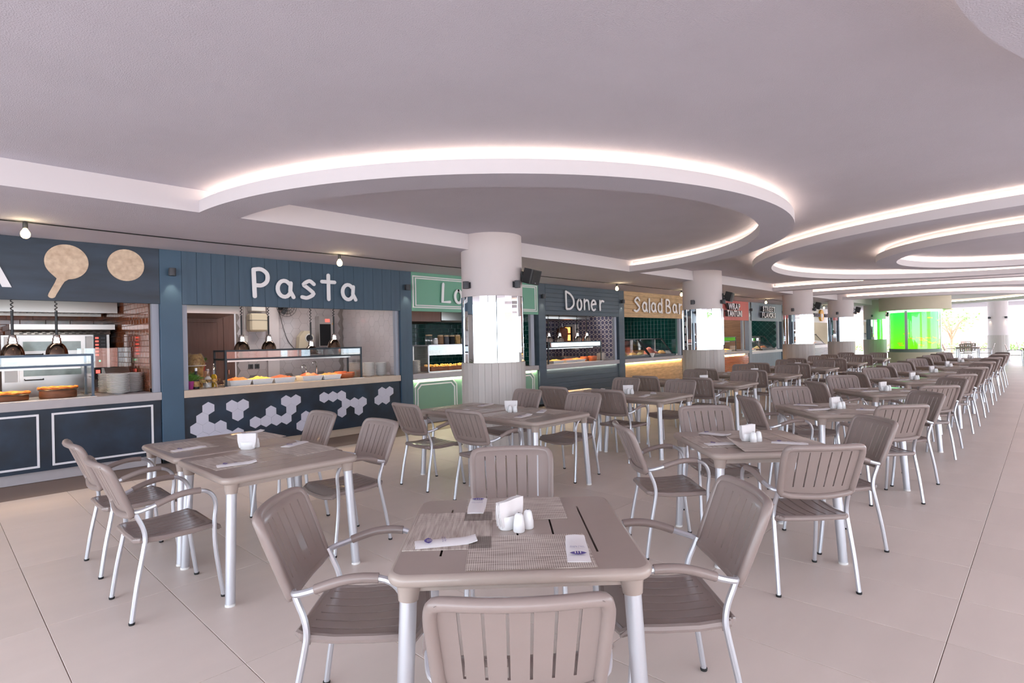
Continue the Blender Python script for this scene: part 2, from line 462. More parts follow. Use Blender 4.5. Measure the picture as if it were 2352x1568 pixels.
# woven placemat
def weave():
    m = mat('woven_vinyl', srgb(170, 152, 138), 0.6)
    nt = m.node_tree; N = nt.nodes; L = nt.links; b = N['Principled BSDF']
    tc = N.new('ShaderNodeTexCoord')
    outs = []
    for ax, sc_, st in (('X', 42, (1, 6, 1)), ('Y', 52, (6, 1, 1))):
        wv = N.new('ShaderNodeTexWave'); wv.bands_direction = ax; wv.inputs['Scale'].default_value = sc_; wv.inputs['Distortion'].default_value = 0.4
        wv.inputs['Detail'].default_value = 1
        L.new(tc.outputs['Object'], wv.inputs['Vector']); outs.append(wv.outputs['Fac'])
    mul = N.new('ShaderNodeMath'); mul.operation = 'MULTIPLY'; L.new(outs[0], mul.inputs[0]); L.new(outs[1], mul.inputs[1])
    no = N.new('ShaderNodeTexNoise'); no.inputs['Scale'].default_value = 26; mp = N.new('ShaderNodeMapping'); mp.inputs['Scale'].default_value = (0.25, 3, 1)
    L.new(tc.outputs['Object'], mp.inputs['Vector']); L.new(mp.outputs['Vector'], no.inputs['Vector'])
    a = N.new('ShaderNodeMath'); a.operation = 'MULTIPLY_ADD'; a.inputs[1].default_value = 0.75; a.inputs[2].default_value = -0.18
    L.new(no.outputs['Fac'], a.inputs[0])
    s = N.new('ShaderNodeMath'); s.operation = 'MULTIPLY_ADD'; s.inputs[1].default_value = 0.62; L.new(mul.outputs[0], s.inputs[0]); L.new(a.outputs[0], s.inputs[2])
    cr = N.new('ShaderNodeValToRGB'); cr.color_ramp.elements[0].color = srgb(140, 124, 114); cr.color_ramp.elements[1].color = srgb(236, 226, 216)
    cr.color_ramp.elements[0].position = 0.1; cr.color_ramp.elements[1].position = 0.62
    L.new(s.outputs[0], cr.inputs['Fac']); L.new(cr.outputs['Color'], b.inputs['Base Color'])
    bp = N.new('ShaderNodeBump'); bp.inputs['Strength'].default_value = 0.5; bp.inputs['Distance'].default_value = 0.001
    L.new(mul.outputs[0], bp.inputs['Height']); L.new(bp.outputs['Normal'], b.inputs['Normal'])
    return m
X['weave'] = weave()

# blue and white patterned tiles: flat print on the tile face
def pattern():
    m = mat('blue_pattern_tile', srgb(210, 200, 204), 0.2, coat=0.2)
    nt = m.node_tree; N = nt.nodes; L = nt.links; b = N['Principled BSDF']
    ge = N.new('ShaderNodeNewGeometry'); sp = N.new('ShaderNodeSeparateXYZ'); L.new(ge.outputs['Position'], sp.inputs[0])
    ad = N.new('ShaderNodeMath'); ad.operation = 'ADD'; L.new(sp.outputs[0], ad.inputs[0]); L.new(sp.outputs[1], ad.inputs[1])
    def M2(op, a, bb=None, c=None):
        n = N.new('ShaderNodeMath'); n.operation = op
        for i, v in enumerate((a, bb, c)):
            if v is None: continue
            if isinstance(v, (int, float)): n.inputs[i].default_value = v
            else: L.new(v, n.inputs[i])
        return n.outputs[0]
    def cell(s):
        f = M2('FRACT', M2('DIVIDE', s, 0.125)); return M2('SUBTRACT', f, 0.5)
    u, v = cell(ad.outputs[0]), cell(sp.outputs[2])
    r = M2('SQRT', M2('ADD', M2('MULTIPLY', u, u), M2('MULTIPLY', v, v)))
    ang = M2('ARCTAN2', v, u)
    petal = M2('MULTIPLY_ADD', M2('COSINE', M2('MULTIPLY', ang, 8)), 0.07, 0.33)
    flower = M2('LESS_THAN', r, petal)
    core = M2('LESS_THAN', r, 0.12)
    corner = M2('GREATER_THAN', r, 0.58)
    blue = M2('SUBTRACT', M2('MAXIMUM', flower, corner), M2('MULTIPLY', core, 0.7))
    mx = N.new('ShaderNodeMix'); mx.data_type = 'RGBA'
    mx.inputs[6].default_value = srgb(206, 198, 204); mx.inputs[7].default_value = srgb(66, 68, 112)
    L.new(blue, mx.inputs[0]); L.new(mx.outputs[2], b.inputs['Base Color'])
    return m
X['pattern'] = pattern()

# pierced white counter front (diamond print)
def text_mesh(s, size, ext, align='CENTER', offset=0.0, spacing=1.0):
    cu = bpy.data.curves.new('txt', 'FONT')
    cu.body = s; cu.size = size; cu.extrude = ext; cu.align_x = align; cu.offset = offset; cu.space_character = spacing; cu.resolution_u = 3
    o = bpy.data.objects.new('txt', cu); COL.objects.link(o)
    dg = bpy.context.evaluated_depsgraph_get()
    me = bpy.data.meshes.new_from_object(o.evaluated_get(dg))
    bpy.data.objects.remove(o); bpy.data.curves.remove(cu)
    return me
# ------------------------------------------------------------------ floor
fl = struct('floor', MB().box(-12, 36, -9, 13, -0.15, -0.006), X['fgrout'])
g = 0.0018
tb = MB().bbox(g, TPX - g, g, TPY - g, -0.008, 0.0, 0.0012)
tile_me = fixn(tb.mesh('floor_tile', X['ftile']))
cells = []
for i in range(int(math.floor((-12 - TOX) / TPX)) + 1, int((36 - TOX) / TPX)):
    for j in range(int(math.floor((-9 - TOY) / TPY)) + 1, int((8.4 - TOY) / TPY)):
        x, y = TOX + i * TPX, TOY + j * TPY
        c = Vector((x + TPX / 2, y + TPY / 2, -1.5))
        d = c.dot(fw); l = c.dot(rt)
        vis = d > 0.4 and abs(l) < d * 0.95 + 0.6 and -1.5 / max(d, .1) > -0.75
        cells.append((0 if vis else 1, d if vis else c.length, x, y))
cells.sort()
rest = MB()
for k, (vv, d, x, y) in enumerate(cells):
    if k < 295 and vv == 0: link('floor_tile', tile_me, fl, (x, y, 0))
    else: rest.box(x + g, x + TPX - g, y + g, y + TPY - g, -0.008, 0.0)
tag(obj('far_floor_tiles', rest, X['ftile'], fl), kind='stuff')

# ------------------------------------------------------------------ ceiling, soffit, rings
ZS, ZT, ZC, YS = 2.785, 2.90, 3.0, 5.83
struct('ceiling', MB().box(-6, 39.5, -7.6, 13, ZC, ZC + 0.3), X['ceil'])
sf = MB(); sf.box(-6, 39.5, YS, 13, ZS, ZC + 0.02)
so = sf.mesh('soffit', [X['ceil'], X['fascia']])
fixn(so)
for p in so.polygons:
    if abs(p.normal.z) < 0.5: p.material_index = 1
o = link('ceiling', so); o['kind'] = 'structure'
tn = [0]
def ring(cx, cy, ro, w, a0=0, a1=360, n=96, led=True):
    # tray ring: band under the ceiling on a set-back stem, LED strips lying on the tray
    tn[0] += 1
    full = a1 - a0 >= 360
    def band(name, pr, mats, parent=None, kind=None, mi=None):
        m = MB(); k = len(pr); steps = n if full else n + 1
        vs = []
        for i in range(steps):
            a = R(a0 + (a1 - a0) * i / n)
            vs += [(cx + r * math.cos(a), cy + r * math.sin(a), z) for r, z in pr]
        fs = []; mm = []
        for i in range(n):
            i2 = (i + 1) % steps
            for j in range(k):
                j2 = (j + 1) % k
                fs.append((i * k + j, i2 * k + j, i2 * k + j2, i * k + j2)); mm.append(mi[j] if mi else 0)
        if not full: fs += [tuple(range(k)), tuple((steps - 1) * k + j for j in range(k))]; mm += [0, 0]
        m.add(vs, fs, 0, True); m.m[-len(fs):] = mm
        o = obj(name, m, mats, parent)
        return o
    ri = ro - w; s = 0.14
    o = band('trim_%d' % tn[0], [(ro, ZS), (ro, ZT), (ri, ZT), (ri, ZS)], [X['ceil'], X['fascia']], mi=[1, 1, 1, 0])
    o['kind'] = 'structure'
    band('ring_stem', [(ro - s, ZT), (ro - s, ZC + 0.01), (ri + s, ZC + 0.01), (ri + s, ZT)], [X['fascia']], o)
    if led:
        for r in (ro - s + 0.022, ri + s - 0.022):
            band('led_strip', [(r + 0.008, ZT + 0.001), (r + 0.008, ZT + 0.011), (r - 0.008, ZT + 0.011), (r - 0.008, ZT + 0.001)], [X['led']], o)
    return o
ring(5.82, 5.92, 3.99, 0.375, 181.3, 358.7)
ring(12.7, -0.5, 4.89, 0.33)
ring(12.7, -0.45, 2.79, 0.32)
ring(2.46, -3.29, 3.55, 0.36)
ring(29.2, 4.9, 12.0, 0.36, 175.6, 262)
ring(29.2, 4.9, 9.0, 0.36, 174, 290)
ring(29.2, 4.9, 5.0, 0.36, 169, 371)

# beam at the open end and along the open side
struct('trim_20', MB().box(39.3, 39.8, -8, 13, 2.785, 3.3), X['fascia'])
struct('trim_21', MB().box(-6, 39.8, -8.0, -7.6, 2.9, 3.3), X['fascia'])

# ------------------------------------------------------------------ round columns
CR = 0.44
def column(x, y, label, mirror=True, r=CR, zt=ZC):
    t = thing('round_column', label, 'column', (x, y, 0), 0, 'round columns')
    t['kind'] = 'structure'
    core = r - 0.006
    obj('plaster_shaft', MB().lathe([(r, 2.13), (r, zt)], 64), X['plaster'], t)
    if mirror:
        n = 24; a = 2 * PI / n; rr = r + 0.002
        hw = rr * math.tan(a / 2) - 0.0012
        pm = fixn(MB().bbox(-hw, hw, -0.004, 0.004, 1.20, 2.13, 0.002).mesh('mirror_panel', X['mirror']))
        obj('mirror_backing', MB().lathe([(core - 0.01, 1.18), (core - 0.01, 2.14)], 48), X['charcoal'], t)
        rn = random.Random(int(x * 10))
        for k in range(n):
            link('mirror_panel', pm, t, ((rr - 0.003) * math.cos(k * a), (rr - 0.003) * math.sin(k * a), 0), rot=(rn.uniform(-.008, .008), 0, k * a + PI / 2 + rn.uniform(-.13, .13)))
        zc = 1.20
    else:
        obj('plaster_band', MB().lathe([(r, 1.26), (r, 2.13)], 48), X['plaster'], t); zc = 1.26
    n = 30; a = 2 * PI / n; rr = r + 0.016; hw = rr * math.tan(a / 2) - 0.0008
    pm = fixn(MB().bbox(-hw, hw, -0.012, 0.012, 0.0, zc, 0.002).mesh('plank', X['wood_clad']))
    obj('cladding_backing', MB().lathe([(core, 0.0), (core, zc - 0.005)], 48), X['charcoal'], t)
    for k in range(n):
        link('plank', pm, t, (rr * math.cos(k * a) * 0.985, rr * math.sin(k * a) * 0.985, 0), k * a + PI / 2)
    return t
def sconce(x, y, z, ang, label, small=False):
    # downlight drum on a back plate; light below
    t = thing('wall_sconce', label, 'wall lamp', (x, y, z), ang, 'dark grey cylinder wall lamps')
    obj('back_plate', MB().box(0, 0.012, -0.03, 0.03, -0.04, 0.04), X['charcoal'], t)
    obj('arm', MB().box(0.01, 0.03, -0.012, 0.012, -0.02, 0.02), X['charcoal'], t)
    obj('drum', MB().lathe([(0.034, -0.05), (0.042, -0.05), (0.042, 0.045), (0.040, 0.05), (0.0, 0.05)], 20, (0.067, 0, 0)).lathe([(0.034, -0.05), (0.034, -0.035), (0.0, -0.035)], 20, (0.067, 0, 0)), X['charcoal'], t)
    obj('lens', MB().lathe([(0.0, -0.046), (0.03, -0.046), (0.03, -0.037), (0, -0.037)], 16, (0.067, 0, 0)), X['lens'], t)
    l = bpy.data.lights.new('sconce_spot', 'SPOT'); l.energy = 5; l.color = (1, .82, .58); l.spot_size = R(75); l.spot_blend = 0.6; l.shadow_soft_size = 0.02
    lo = bpy.data.objects.new('sconce_spot', l); lo.location = (0.067, 0, -0.052); COL.objects.link(lo); lo.parent = t
    return t
cols = [(5.71, 'first round column with mirror band beside the green counter'), (12.565, 'second round column with mirror band beside the salad counter'),
        (19.48, 'third round column with mirror band beside the grey plank stall'), (24.67, 'fourth round column with mirror band beyond the white oval sign'),
        (30.55, 'fifth round column with mirror band partly behind the green tank')]
ordn = ['first', 'second', 'third', 'fourth', 'fifth', 'sixth', 'seventh', 'eighth', 'ninth']
for i, (x, lb) in enumerate(cols):
    column(x, YS, lb)
    for k, (dx, dy, a, w) in enumerate(((-1, 0, PI, 'near'), (0, -1, -PI / 2, 'aisle'))):
        sconce(x + dx * CR, YS + dy * CR, 2.285, a, 'dark drum wall lamp on the %s side of the %s mirrored column' % (w, ordn[i]))
    # loudspeaker on bracket
    ang = R(300)
    sp = thing('loudspeaker', 'black loudspeaker on a bracket on the %s mirrored column' % ordn[i], 'speaker', (x + CR * math.cos(ang), YS + CR * math.sin(ang), 2.43), ang, 'black loudspeakers on the columns')
    obj('bracket', MB().bbox(0, 0.03, -0.035, 0.035, -0.09, 0.06, 0.006).tube([(0.02, 0, 0), (0.09, 0, 0.0)], 0.018, 8), X['black'], sp)
    Tm = Matrix.Translation((0.07, 0.0, 0.0)) @ Matrix.Rotation(R(-16), 4, 'Z') @ Matrix.Rotation(R(16), 4, 'Y')
    cab = MB(); cab.v = []
    prof = [(0, -.10), (0, .10), (.02, .12), (.15, .145), (.165, .13), (.165, -.13), (.15, -.145), (.02, -.12)]
    cab.prism(prof, 'z', -0.105, 0.105)
    cab.v = [tuple(Tm @ Vector(v)) for v in cab.v]
    obj('cabinet', cab, X['black'], sp)
    gr = MB().bbox(0.163, 0.172, -0.122, 0.122, -0.095, 0.095, 0.004); gr.v = [tuple(Tm @ Vector(v)) for v in gr.v]
    obj('grille', gr, mat('speaker_grille', srgb(26, 27, 30), 0.6, bump=0.5, bscale=600), sp)
    lg = MB().box(0.172, 0.1735, -0.012, 0.012, -0.082, -0.074); lg.v = [tuple(Tm @ Vector(v)) for v in lg.v]
    obj('maker_badge', lg, X['alu'], sp)

# white column on the terrace edge
column(37.0, 1.8, 'white round column without mirrors at the bright terrace edge', mirror=False, r=.40, zt=3.0)
for dx, dy, a, w in ((-.707, -.707, R(225), 'camera side'), (-.707, .707, R(135), 'left side'), (.707, -.707, R(-45), 'right side')):
    sconce(37.0 + dx * .40, 1.8 + dy * .40, 2.13, a, 'dark drum wall lamp on the %s of the white terrace column' % w)

# ------------------------------------------------------------------ stall front: posts and partition walls
YF = 8.3
def post(n, x0, x1, m='navyp', z0=0.05):
    struct('trim_%d' % n, MB().bbox(x0, x1, YF, YF + 0.16, z0, ZS, 0.003), X[m])
    struct('baseboard_%d' % n, MB().box(x0 + .01, x1 - .01, YF + 0.05, YF + 0.16, 0, z0 + .01), X['dark'])
post(30, 2.12, 2.375); post(31, 5.845, 6.09, 'navy'); post(32, 9.58, 9.825, 'navyh'); post(33, 12.85, 13.12, 'navyh')
struct('wall_front', MB().box(16.56, 18.55, YF, YF + 0.2, 0, ZS), X['navyh'])
struct('trim_34', MB().box(21.875, 22.15, YF, YF + .16, 0, ZS), X['grey_pl'])
struct('wall_front', MB().box(25.55, 29.4, YF, YF + 0.2, 0, ZS), X['navyh'])
# rear shell
struct('wall_back', MB().box(-4.2, 33.2, 12.4, 12.6, 0, ZC), X['fascia'])
struct('wall_left', MB().box(-4.2, -4.0, YF, 12.4, 0, ZS), X['fascia'])
PW = [(2.13, 2.33), (5.84, 6.05), (9.6, 9.8), (12.87, 13.08), (16.58, 16.8), (18.3, 18.5), (21.88, 22.1), (25.58, 25.8), (29.45, 29.7), (33.0, 33.2)]
PM = ['fascia', 'fascia', 'fascia', 'fascia', 'fascia', 'fascia', 'fascia', 'fascia', 'fascia', 'beige']
for k, (a, b) in enumerate(PW):
    struct('wall_right', MB().box(a, b, YF + 0.16, 12.4, 0, ZS), X[PM[k]])

def jamb(x0, x1, label):
    t = thing('shutter_guide', label, 'shutter rail', (x0, YF + .05, 0.93), 0, 'aluminium shutter guides at the stall openings')
    w = x1 - x0
    obj('channel', MB().box(0, w, 0.0, 0.02, 0, 1.145).box(0, 0.012, 0.02, 0.07, 0, 1.145).box(w - 0.012, w, 0.02, 0.07, 0, 1.145), X['jamb'], t)
    obj('brush_seal', MB().box(w * .35, w * .65, 0.02, 0.03, 0, 1.145), X['rubber'], t)
    return t
jamb(2.035, 2.115, 'silver shutter guide right of the pizza opening')
jamb(2.385, 2.445, 'silver shutter guide left of the pasta opening')
jamb(5.765, 5.84, 'silver shutter guide right of the pasta opening')
jamb(9.36, 9.47, 'silver shutter guide right of the green stall opening')
jamb(12.71, 12.80, 'silver shutter guide right of the doner opening')
jamb(16.33, 16.45, 'silver shutter guide right of the salad opening')
jamb(21.35, 21.5, 'silver shutter guide right of the coral stall opening')
jamb(25.2, 25.35, 'silver shutter guide right of the grey plank stall opening')

# ------------------------------------------------------------------ counters
def counter(x0, x1, label, top, body, kick='counter', z1=0.932, yf=YF, boards=None, bm=None, yb=None):
    t = thing('serving_counter', label, 'counter', (0, 0, 0))
    obj('worktop', MB().bbox(x0, x1, yf, yf + 0.75, z1 - 0.1, z1, 0.004), X[top], t)
    if boards is None:
        obj('front_panel', MB().box(x0 + .005, x1 - .005, yf + 0.035, yf + 0.09, 0.125, z1 - .1), X[body], t)
    elif boards[0] == 'h':
        h = boards[1]; z = 0.125; k = 0
        while z < z1 - .101:
            ze = min(z + h, z1 - .1)
            obj('board', MB().bbox(x0 + .005, x1 - .005, yf + .035, yf + .06, z + .0015, ze - .0015, .002), X[body], t); z = ze
        obj('carcass', MB().box(x0 + .01, x1 - .01, yf + .06, yf + .1, .125, z1 - .1), X['dark'], t)
    else:
        w = boards[1]; n = int(round((x1 - x0) / w)); w = (x1 - x0) / n
        me = fixn(MB().bbox(.0015, w - .0015, 0, .025, 0.125, z1 - .1, .003).mesh('board', X[body]))
        for k in range(n): link('board', me, t, (x0 + k * w, yf + .035, 0))
        obj('carcass', MB().box(x0 + .01, x1 - .01, yf + .06, yf + .1, .125, z1 - .1), X['dark'], t)
    obj('kick_base', MB().box(x0 + .005, x1 - .005, yf + 0.085, yf + 0.12, 0, 0.13), X[kick], t)
    return t
def frame_rect(t, name, x0, x1, z0, z1, w, m, y=YF + .035, d=.012, ch=0.0):
    # raised rectangular moulding, corners cut when ch > 0
    def pts(k):
        a0, a1, b0, b1 = x0 + k, x1 - k, z0 + k, z1 - k
        c = max(ch - k * .4, 0.0005)
        return [(a0, b0), (a1, b0), (a1, b1 - c), (a1 - c, b1), (a0 + c, b1), (a0, b1 - c)]
    o, i = pts(0), pts(w); n = len(o); m_ = MB()
    vs = [(p[0], y, p[1]) for p in o] + [(p[0], y, p[1]) for p in i] + [(p[0], y - d, p[1]) for p in o] + [(p[0], y - d, p[1]) for p in i]
    fs = []
    for k in range(n):
        q = (k + 1) % n
        fs += [(2 * n + k, 2 * n + q, 3 * n + q, 3 * n + k), (k, q, 2 * n + q, 2 * n + k), (n + k, n + q, 3 * n + q, 3 * n + k), (k, q, n + q, n + k)]
    m_.add(vs, fs)
    return obj(name, m_, X[m], t)

pz = counter(-1.6, 2.118, 'black panelled pizza counter with white frames and grey stone top', 'counter', 'slate')
frame_rect(pz, 'panel_moulding', 1.005, 2.022, 0.174, 0.779, 0.022, 'white')
frame_rect(pz, 'panel_moulding', -0.125, 0.892, 0.17, 0.779, 0.022, 'white')
frame_rect(pz, 'panel_moulding', -1.25, -0.235, 0.17, 0.779, 0.022, 'white')
ps = counter(2.376, 5.828, 'dark pasta counter with pale hexagon tiles and beige stone top', 'counterb', 'slate', 'kickb')
hr = 0.1535 / math.sqrt(3)
hm = fixn(MB().prism([((hr - .001) * math.cos(PI / 6 + k * PI / 3), (hr - .001) * math.sin(PI / 6 + k * PI / 3)) for k in range(6)], 'y', -0.006, 0.0).mesh('hexagon_tile', X['hex']))
HX = [(2.678, .664), (2.601, .531), (2.524, .398), (2.678, .398), (2.832, .398), (2.601, .265), (2.755, .265), (2.908, .265), (3.062, .265), (2.985, .664), (3.139, .664), (3.062, .531),
      (3.763, .664), (3.916, .664), (3.84, .531), (3.763, .398), (3.61, .398), (3.533, .531), (3.456, .398), (3.302, .398), (4.07, .398), (3.993, .265),
      (4.377, .664), (4.53, .664), (4.684, .664), (4.761, .531), (4.684, .398), (4.914, .531), (5.068, .531), (4.991, .398), (5.451, .664), (5.605, .664), (5.374, .531), (5.528, .531)]
for x, z in HX: link('hexagon_tile', hm, ps, (x, YF + .035, z))
lo = counter(6.092, 9.56, 'pale green counter with white moulded panels and lit edge', 'counter', 'green2', 'counter')
for a, b in ((6.14, 7.15), (7.28, 8.29), (8.42, 9.43)):
    frame_rect(lo, 'panel_moulding', a, b, .17, .79, .022, 'white', ch=.1)
    frame_rect(lo, 'panel_moulding', a + .055, b - .055, .225, .735, .022, 'white', ch=.085)
dk = counter(9.812, 12.845, 'slate blue plank doner counter with grey stone top', 'counter', 'navyh', boards=('h', .12))
sl = counter(13.118, 16.48, 'knotty pine salad counter with warm lit edge', 'counter', 'pine', boards=('h', .118))
wr = counter(18.55, 21.85, 'orange tiled counter under the coral sign', 'counter', 'grout_w')
tm = fixn(MB().bbox(.003, .097, -.012, 0, .003, .062, .004).mesh('tile', X['otile']))
cnt = 0
for r_ in range(11):
    for c_ in range(33):
        x = 18.56 + c_ * .0995 + (0 if r_ % 2 == 0 else 0.0)
        if x < 18.85: continue
        if cnt < 299: link('tile', tm, wr, (x, YF + .034, .125 + r_ * .0645)); cnt += 1
stt = counter(22.15, 25.55, 'grey blue plank counter with white stone top', 'white', 'grey_pl', z1=.885, boards=('v', .1))
eg = counter(29.72, 32.98, 'white pierced lattice counter under the oval sign', 'white', 'white', z1=.96)
dm = MB()
for r_ in range(12):
    for c_ in range(46):
        x = 29.78 + c_ * .07 + (.035 if r_ % 2 else 0); z = .17 + r_ * .056
        dm.prism([(x - .022, z), (x, z - .02), (x + .022, z), (x, z + .02)], 'y', YF + .030, YF + .036)
tag(obj('lattice_cutouts', dm, X['charcoal'], eg), kind='stuff')
# light strips tucked under the worktop nosings
for par, x0, x1, c_, s_ in ((lo, 6.12, 9.5, (1.0, 1.0, .58), 12), (dk, 9.83, 12.75, (1.0, .82, .55), 4), (sl, 13.15, 16.4, (1.0, .74, .36), 16), (wr, 18.6, 21.5, (1.0, .62, .2), 12)):
    l = area_light('counter_light', ((x0 + x1) / 2, YF + .022, .826), x1 - x0, .014, s_, c_, (R(-12), 0, 0))
    obj('light_channel', MB().box(x0, x1, YF + .008, YF + .034, .828, .833), X['alu'], par)

# ------------------------------------------------------------------ sign boards and letters
def sign(x0, x1, label, m, boards=None, z0=2.075, y=YF, d=.05, name='stall_sign'):
    t = thing(name, label, 'sign', (0, 0, 0))
    if boards is None:
        obj('board', MB().bbox(x0, x1, y, y + d, z0, ZS, .003), X[m], t)
    elif boards[0] == 'v':
        n = boards[1]; w = (x1 - x0) / n
        me = fixn(MB().bbox(.0015, w - .0015, 0, d, z0, ZS, .002).mesh('plank', X[m]))
        for k in range(n): link('plank', me, t, (x0 + k * w, y, 0))
        obj('backing', MB().box(x0, x1, y + d, y + d + .02, z0, ZS), X['dark'], t)
    else:
        n = boards[1]; h = (ZS - z0) / n
        me = fixn(MB().bbox(x0, x1, 0, d, .0015, h - .0015, .002).mesh('plank', X[m]))
        for k in range(n): link('plank', me, t, (0, y, z0 + k * h))
        obj('backing', MB().box(x0, x1, y + d, y + d + .02, z0, ZS), X['dark'], t)
    return t
def letters(t, L, w, y=YF - .03, d=.018, m='letter'):
    # L: list of stroke lists in sign coordinates
    for st in L:
        mb = MB()
        for i, s_ in enumerate(st): mb.stroke(s_, w, y - d - i * .0006, y)
        obj('letter', mb, X[m], t)
        # stand-off spacers
        c = st[0][len(st[0]) // 2]
        obj('spacer', MB().box(c[0] - .008, c[0] + .008, y, YF, c[1] - .008, c[1] + .008), X['charcoal'], t)
def letter_a(x0, x1, z0, z1):
    cx, cz, rx, rz = (x0 + x1) / 2 - .02, (z0 + z1) / 2, (x1 - x0) / 2 - .04, (z1 - z0) / 2 - .03
    return [arc(cx, cz, rx, rz, 40, 330, 16), [(x1 - .06, z1 - .06), (x1 - .07, z0 + .12), (x1 - .02, z0 + .03)]]
def letter_s(x0, x1, z0, z1):
    h = z1 - z0
    return [spl([(x1 - .03, z1 - .07 * h / .3, 0), (x0 + .6 * (x1 - x0), z1 - .03, 0), (x0 + .06, z1 - .27 * h, 0), (x0 + .5 * (x1 - x0), z0 + .55 * h, 0), (x1 - .04, z0 + .3 * h, 0), (x0 + .45 * (x1 - x0), z0 + .03, 0), (x0 + .03, z0 + .12 * h, 0)], 4)]

pzs = sign(-1.6, 2.118, 'blackboard pizza sign with round bread boards', 'slate2')
obj('letter', MB().prism([(.604, 2.21), (.682, 2.21), (.47, 2.72), (.40, 2.72), (.19, 2.21), (.268, 2.21), (.32, 2.345), (.55, 2.345)], 'y', YF - .02, YF), X['letter'], pzs)
obj('letter', MB().prism([(-.28, 2.21), (.1, 2.21), (.1, 2.28), (-.18, 2.28), (.09, 2.65), (.09, 2.72), (-.27, 2.72), (-.27, 2.65), (-.01, 2.65), (-.28, 2.29)], 'y', YF - .02, YF), X['letter'], pzs)
obj('letter', MB().prism([(-.78, 2.21), (-.4, 2.21), (-.4, 2.28), (-.68, 2.28), (-.41, 2.65), (-.41, 2.72), (-.77, 2.72), (-.77, 2.65), (-.51, 2.65), (-.78, 2.29)], 'y', YF - .02, YF), X['letter'], pzs)
obj('letter', MB().box(-.95, -.88, YF - .02, YF, 2.21, 2.72), X['letter'], pzs)
obj('letter', MB().prism([(-1.4, 2.21), (-1.33, 2.21), (-1.33, 2.72), (-1.4, 2.72)], 'y', YF - .02, YF).prism([(x, z) for x, z in arc(-1.33, 2.58, .2, .14, 90, -90, 10)] + [(x, z) for x, z in arc(-1.33, 2.58, .13, .07, -90, 90, 10)], 'y', YF - .02, YF), X['letter'], pzs)
# round bread board with handle, round bread board
bb = [(1.17 + .205 * math.cos(a), 2.532 + .203 * math.sin(a)) for a in [R(-76 + 300 * k / 36) for k in range(37)]]
bb += [(1.075, 2.335), (1.055, 2.28), (1.0, 2.16)] + arc(1.027, 2.135, .035, .032, 160, 350, 8)[1:-1] + [(1.065, 2.14), (1.12, 2.255), (1.145, 2.30), (1.185, 2.33)]
tag(obj('bread_board', MB().prism(bb, 'y', YF - .022, YF - .001), X['paddle']), 'round wooden bread board with handle on the black pizza sign', 'bread board')
tag(obj('bread_board', MB().prism([(1.753 + .193 * math.cos(R(k * 9)), 2.542 + .196 * math.sin(R(k * 9))) for k in range(40)], 'y', YF - .022, YF - .001), X['paddle']), 'plain round wooden board without handle on the black pizza sign', 'bread board')

pss = sign(2.376, 5.843, 'navy vertical plank sign reading Pasta', 'navy', ('v', 19))
letters(pss, [
    [[(3.305, 2.22), (3.295, 2.6)], spl([(3.295, 2.605, 0), (3.40, 2.615, 0), (3.485, 2.555, 0), (3.485, 2.45, 0), (3.41, 2.385, 0), (3.31, 2.38, 0)], 5)],
    letter_a(3.62, 3.90, 2.20, 2.50), letter_s(3.985, 4.24, 2.20, 2.52),
    [[(4.455, 2.60), (4.455, 2.22)], [(4.345, 2.495), (4.56, 2.495)]], letter_a(4.68, 4.955, 2.20, 2.50)], .057)
lcs = sign(6.092, 9.575, 'sage green sign with white double frame reading Local', 'green')
for k in (0, .057):
    frame_rect(lcs, 'frame_moulding', 6.112 + k, 9.53 - k, 2.137 + k * .6, 2.72 - k * .6, .02, 'white', y=YF, d=.012)
letters(lcs, [
    [[(6.80, 2.60), (6.775, 2.26), (6.955, 2.265)]], [arc(7.175, 2.375, .085, .12, 90, 450, 18)],
    [arc(7.5, 2.375, .085, .12, 50, 310, 14)], letter_a(7.68, 7.92, 2.24, 2.51), [[(8.06, 2.61), (8.06, 2.26)]]], .05)
dns = sign(9.827, 12.848, 'slate horizontal plank sign reading Doner', 'navyh', ('h', 7))
letters(dns, [
    [[(10.53, 2.64), (10.545, 2.24)], spl([(10.53, 2.64, 0), (10.70, 2.58, 0), (10.82, 2.46, 0), (10.82, 2.33, 0), (10.70, 2.24, 0), (10.56, 2.225, 0)], 4)],
    [arc(11.06, 2.345, .085, .125, 90, 450, 18)],
    [[(11.255, 2.475), (11.265, 2.235)], spl([(11.265, 2.40, 0), (11.33, 2.46, 0), (11.41, 2.45, 0), (11.44, 2.38, 0), (11.455, 2.235, 0)], 4)],
    [[(11.58, 2.36), (11.73, 2.385)], arc(11.65, 2.345, .095, .125, 15, 310, 16)],
    [[(11.925, 2.47), (11.935, 2.235)], spl([(11.935, 2.39, 0), (12.0, 2.465, 0), (12.09, 2.455, 0)], 4)]], .048)
sls = sign(13.12, 16.56, 'knotty pine sign reading Salad Bar', 'pine', ('h', 6))
def cap_S(x0, x1, z0, z1): return letter_s(x0, x1, z0, z1)
letters(sls, [
    letter_s(13.54, 13.88, 2.215, 2.655), letter_a(13.99, 14.28, 2.225, 2.53), [[(14.385, 2.61), (14.385, 2.235)]], letter_a(14.48, 14.78, 2.225, 2.53),
    [arc(14.985, 2.375, .1, .13, 40, 320, 14), [(15.10, 2.63), (15.10, 2.235)]],
    [[(15.36, 2.625), (15.36, 2.235), (15.50, 2.235)], spl([(15.36, 2.625, 0), (15.50, 2.62, 0), (15.57, 2.54, 0), (15.50, 2.45, 0), (15.37, 2.44, 0)], 4), spl([(15.48, 2.44, 0), (15.61, 2.37, 0), (15.60, 2.27, 0), (15.50, 2.235, 0)], 4)],
    letter_a(15.76, 16.05, 2.225, 2.53), [[(16.19, 2.52), (16.19, 2.235)], spl([(16.19, 2.42, 0), (16.25, 2.50, 0), (16.33, 2.505, 0)], 4)]], .056)
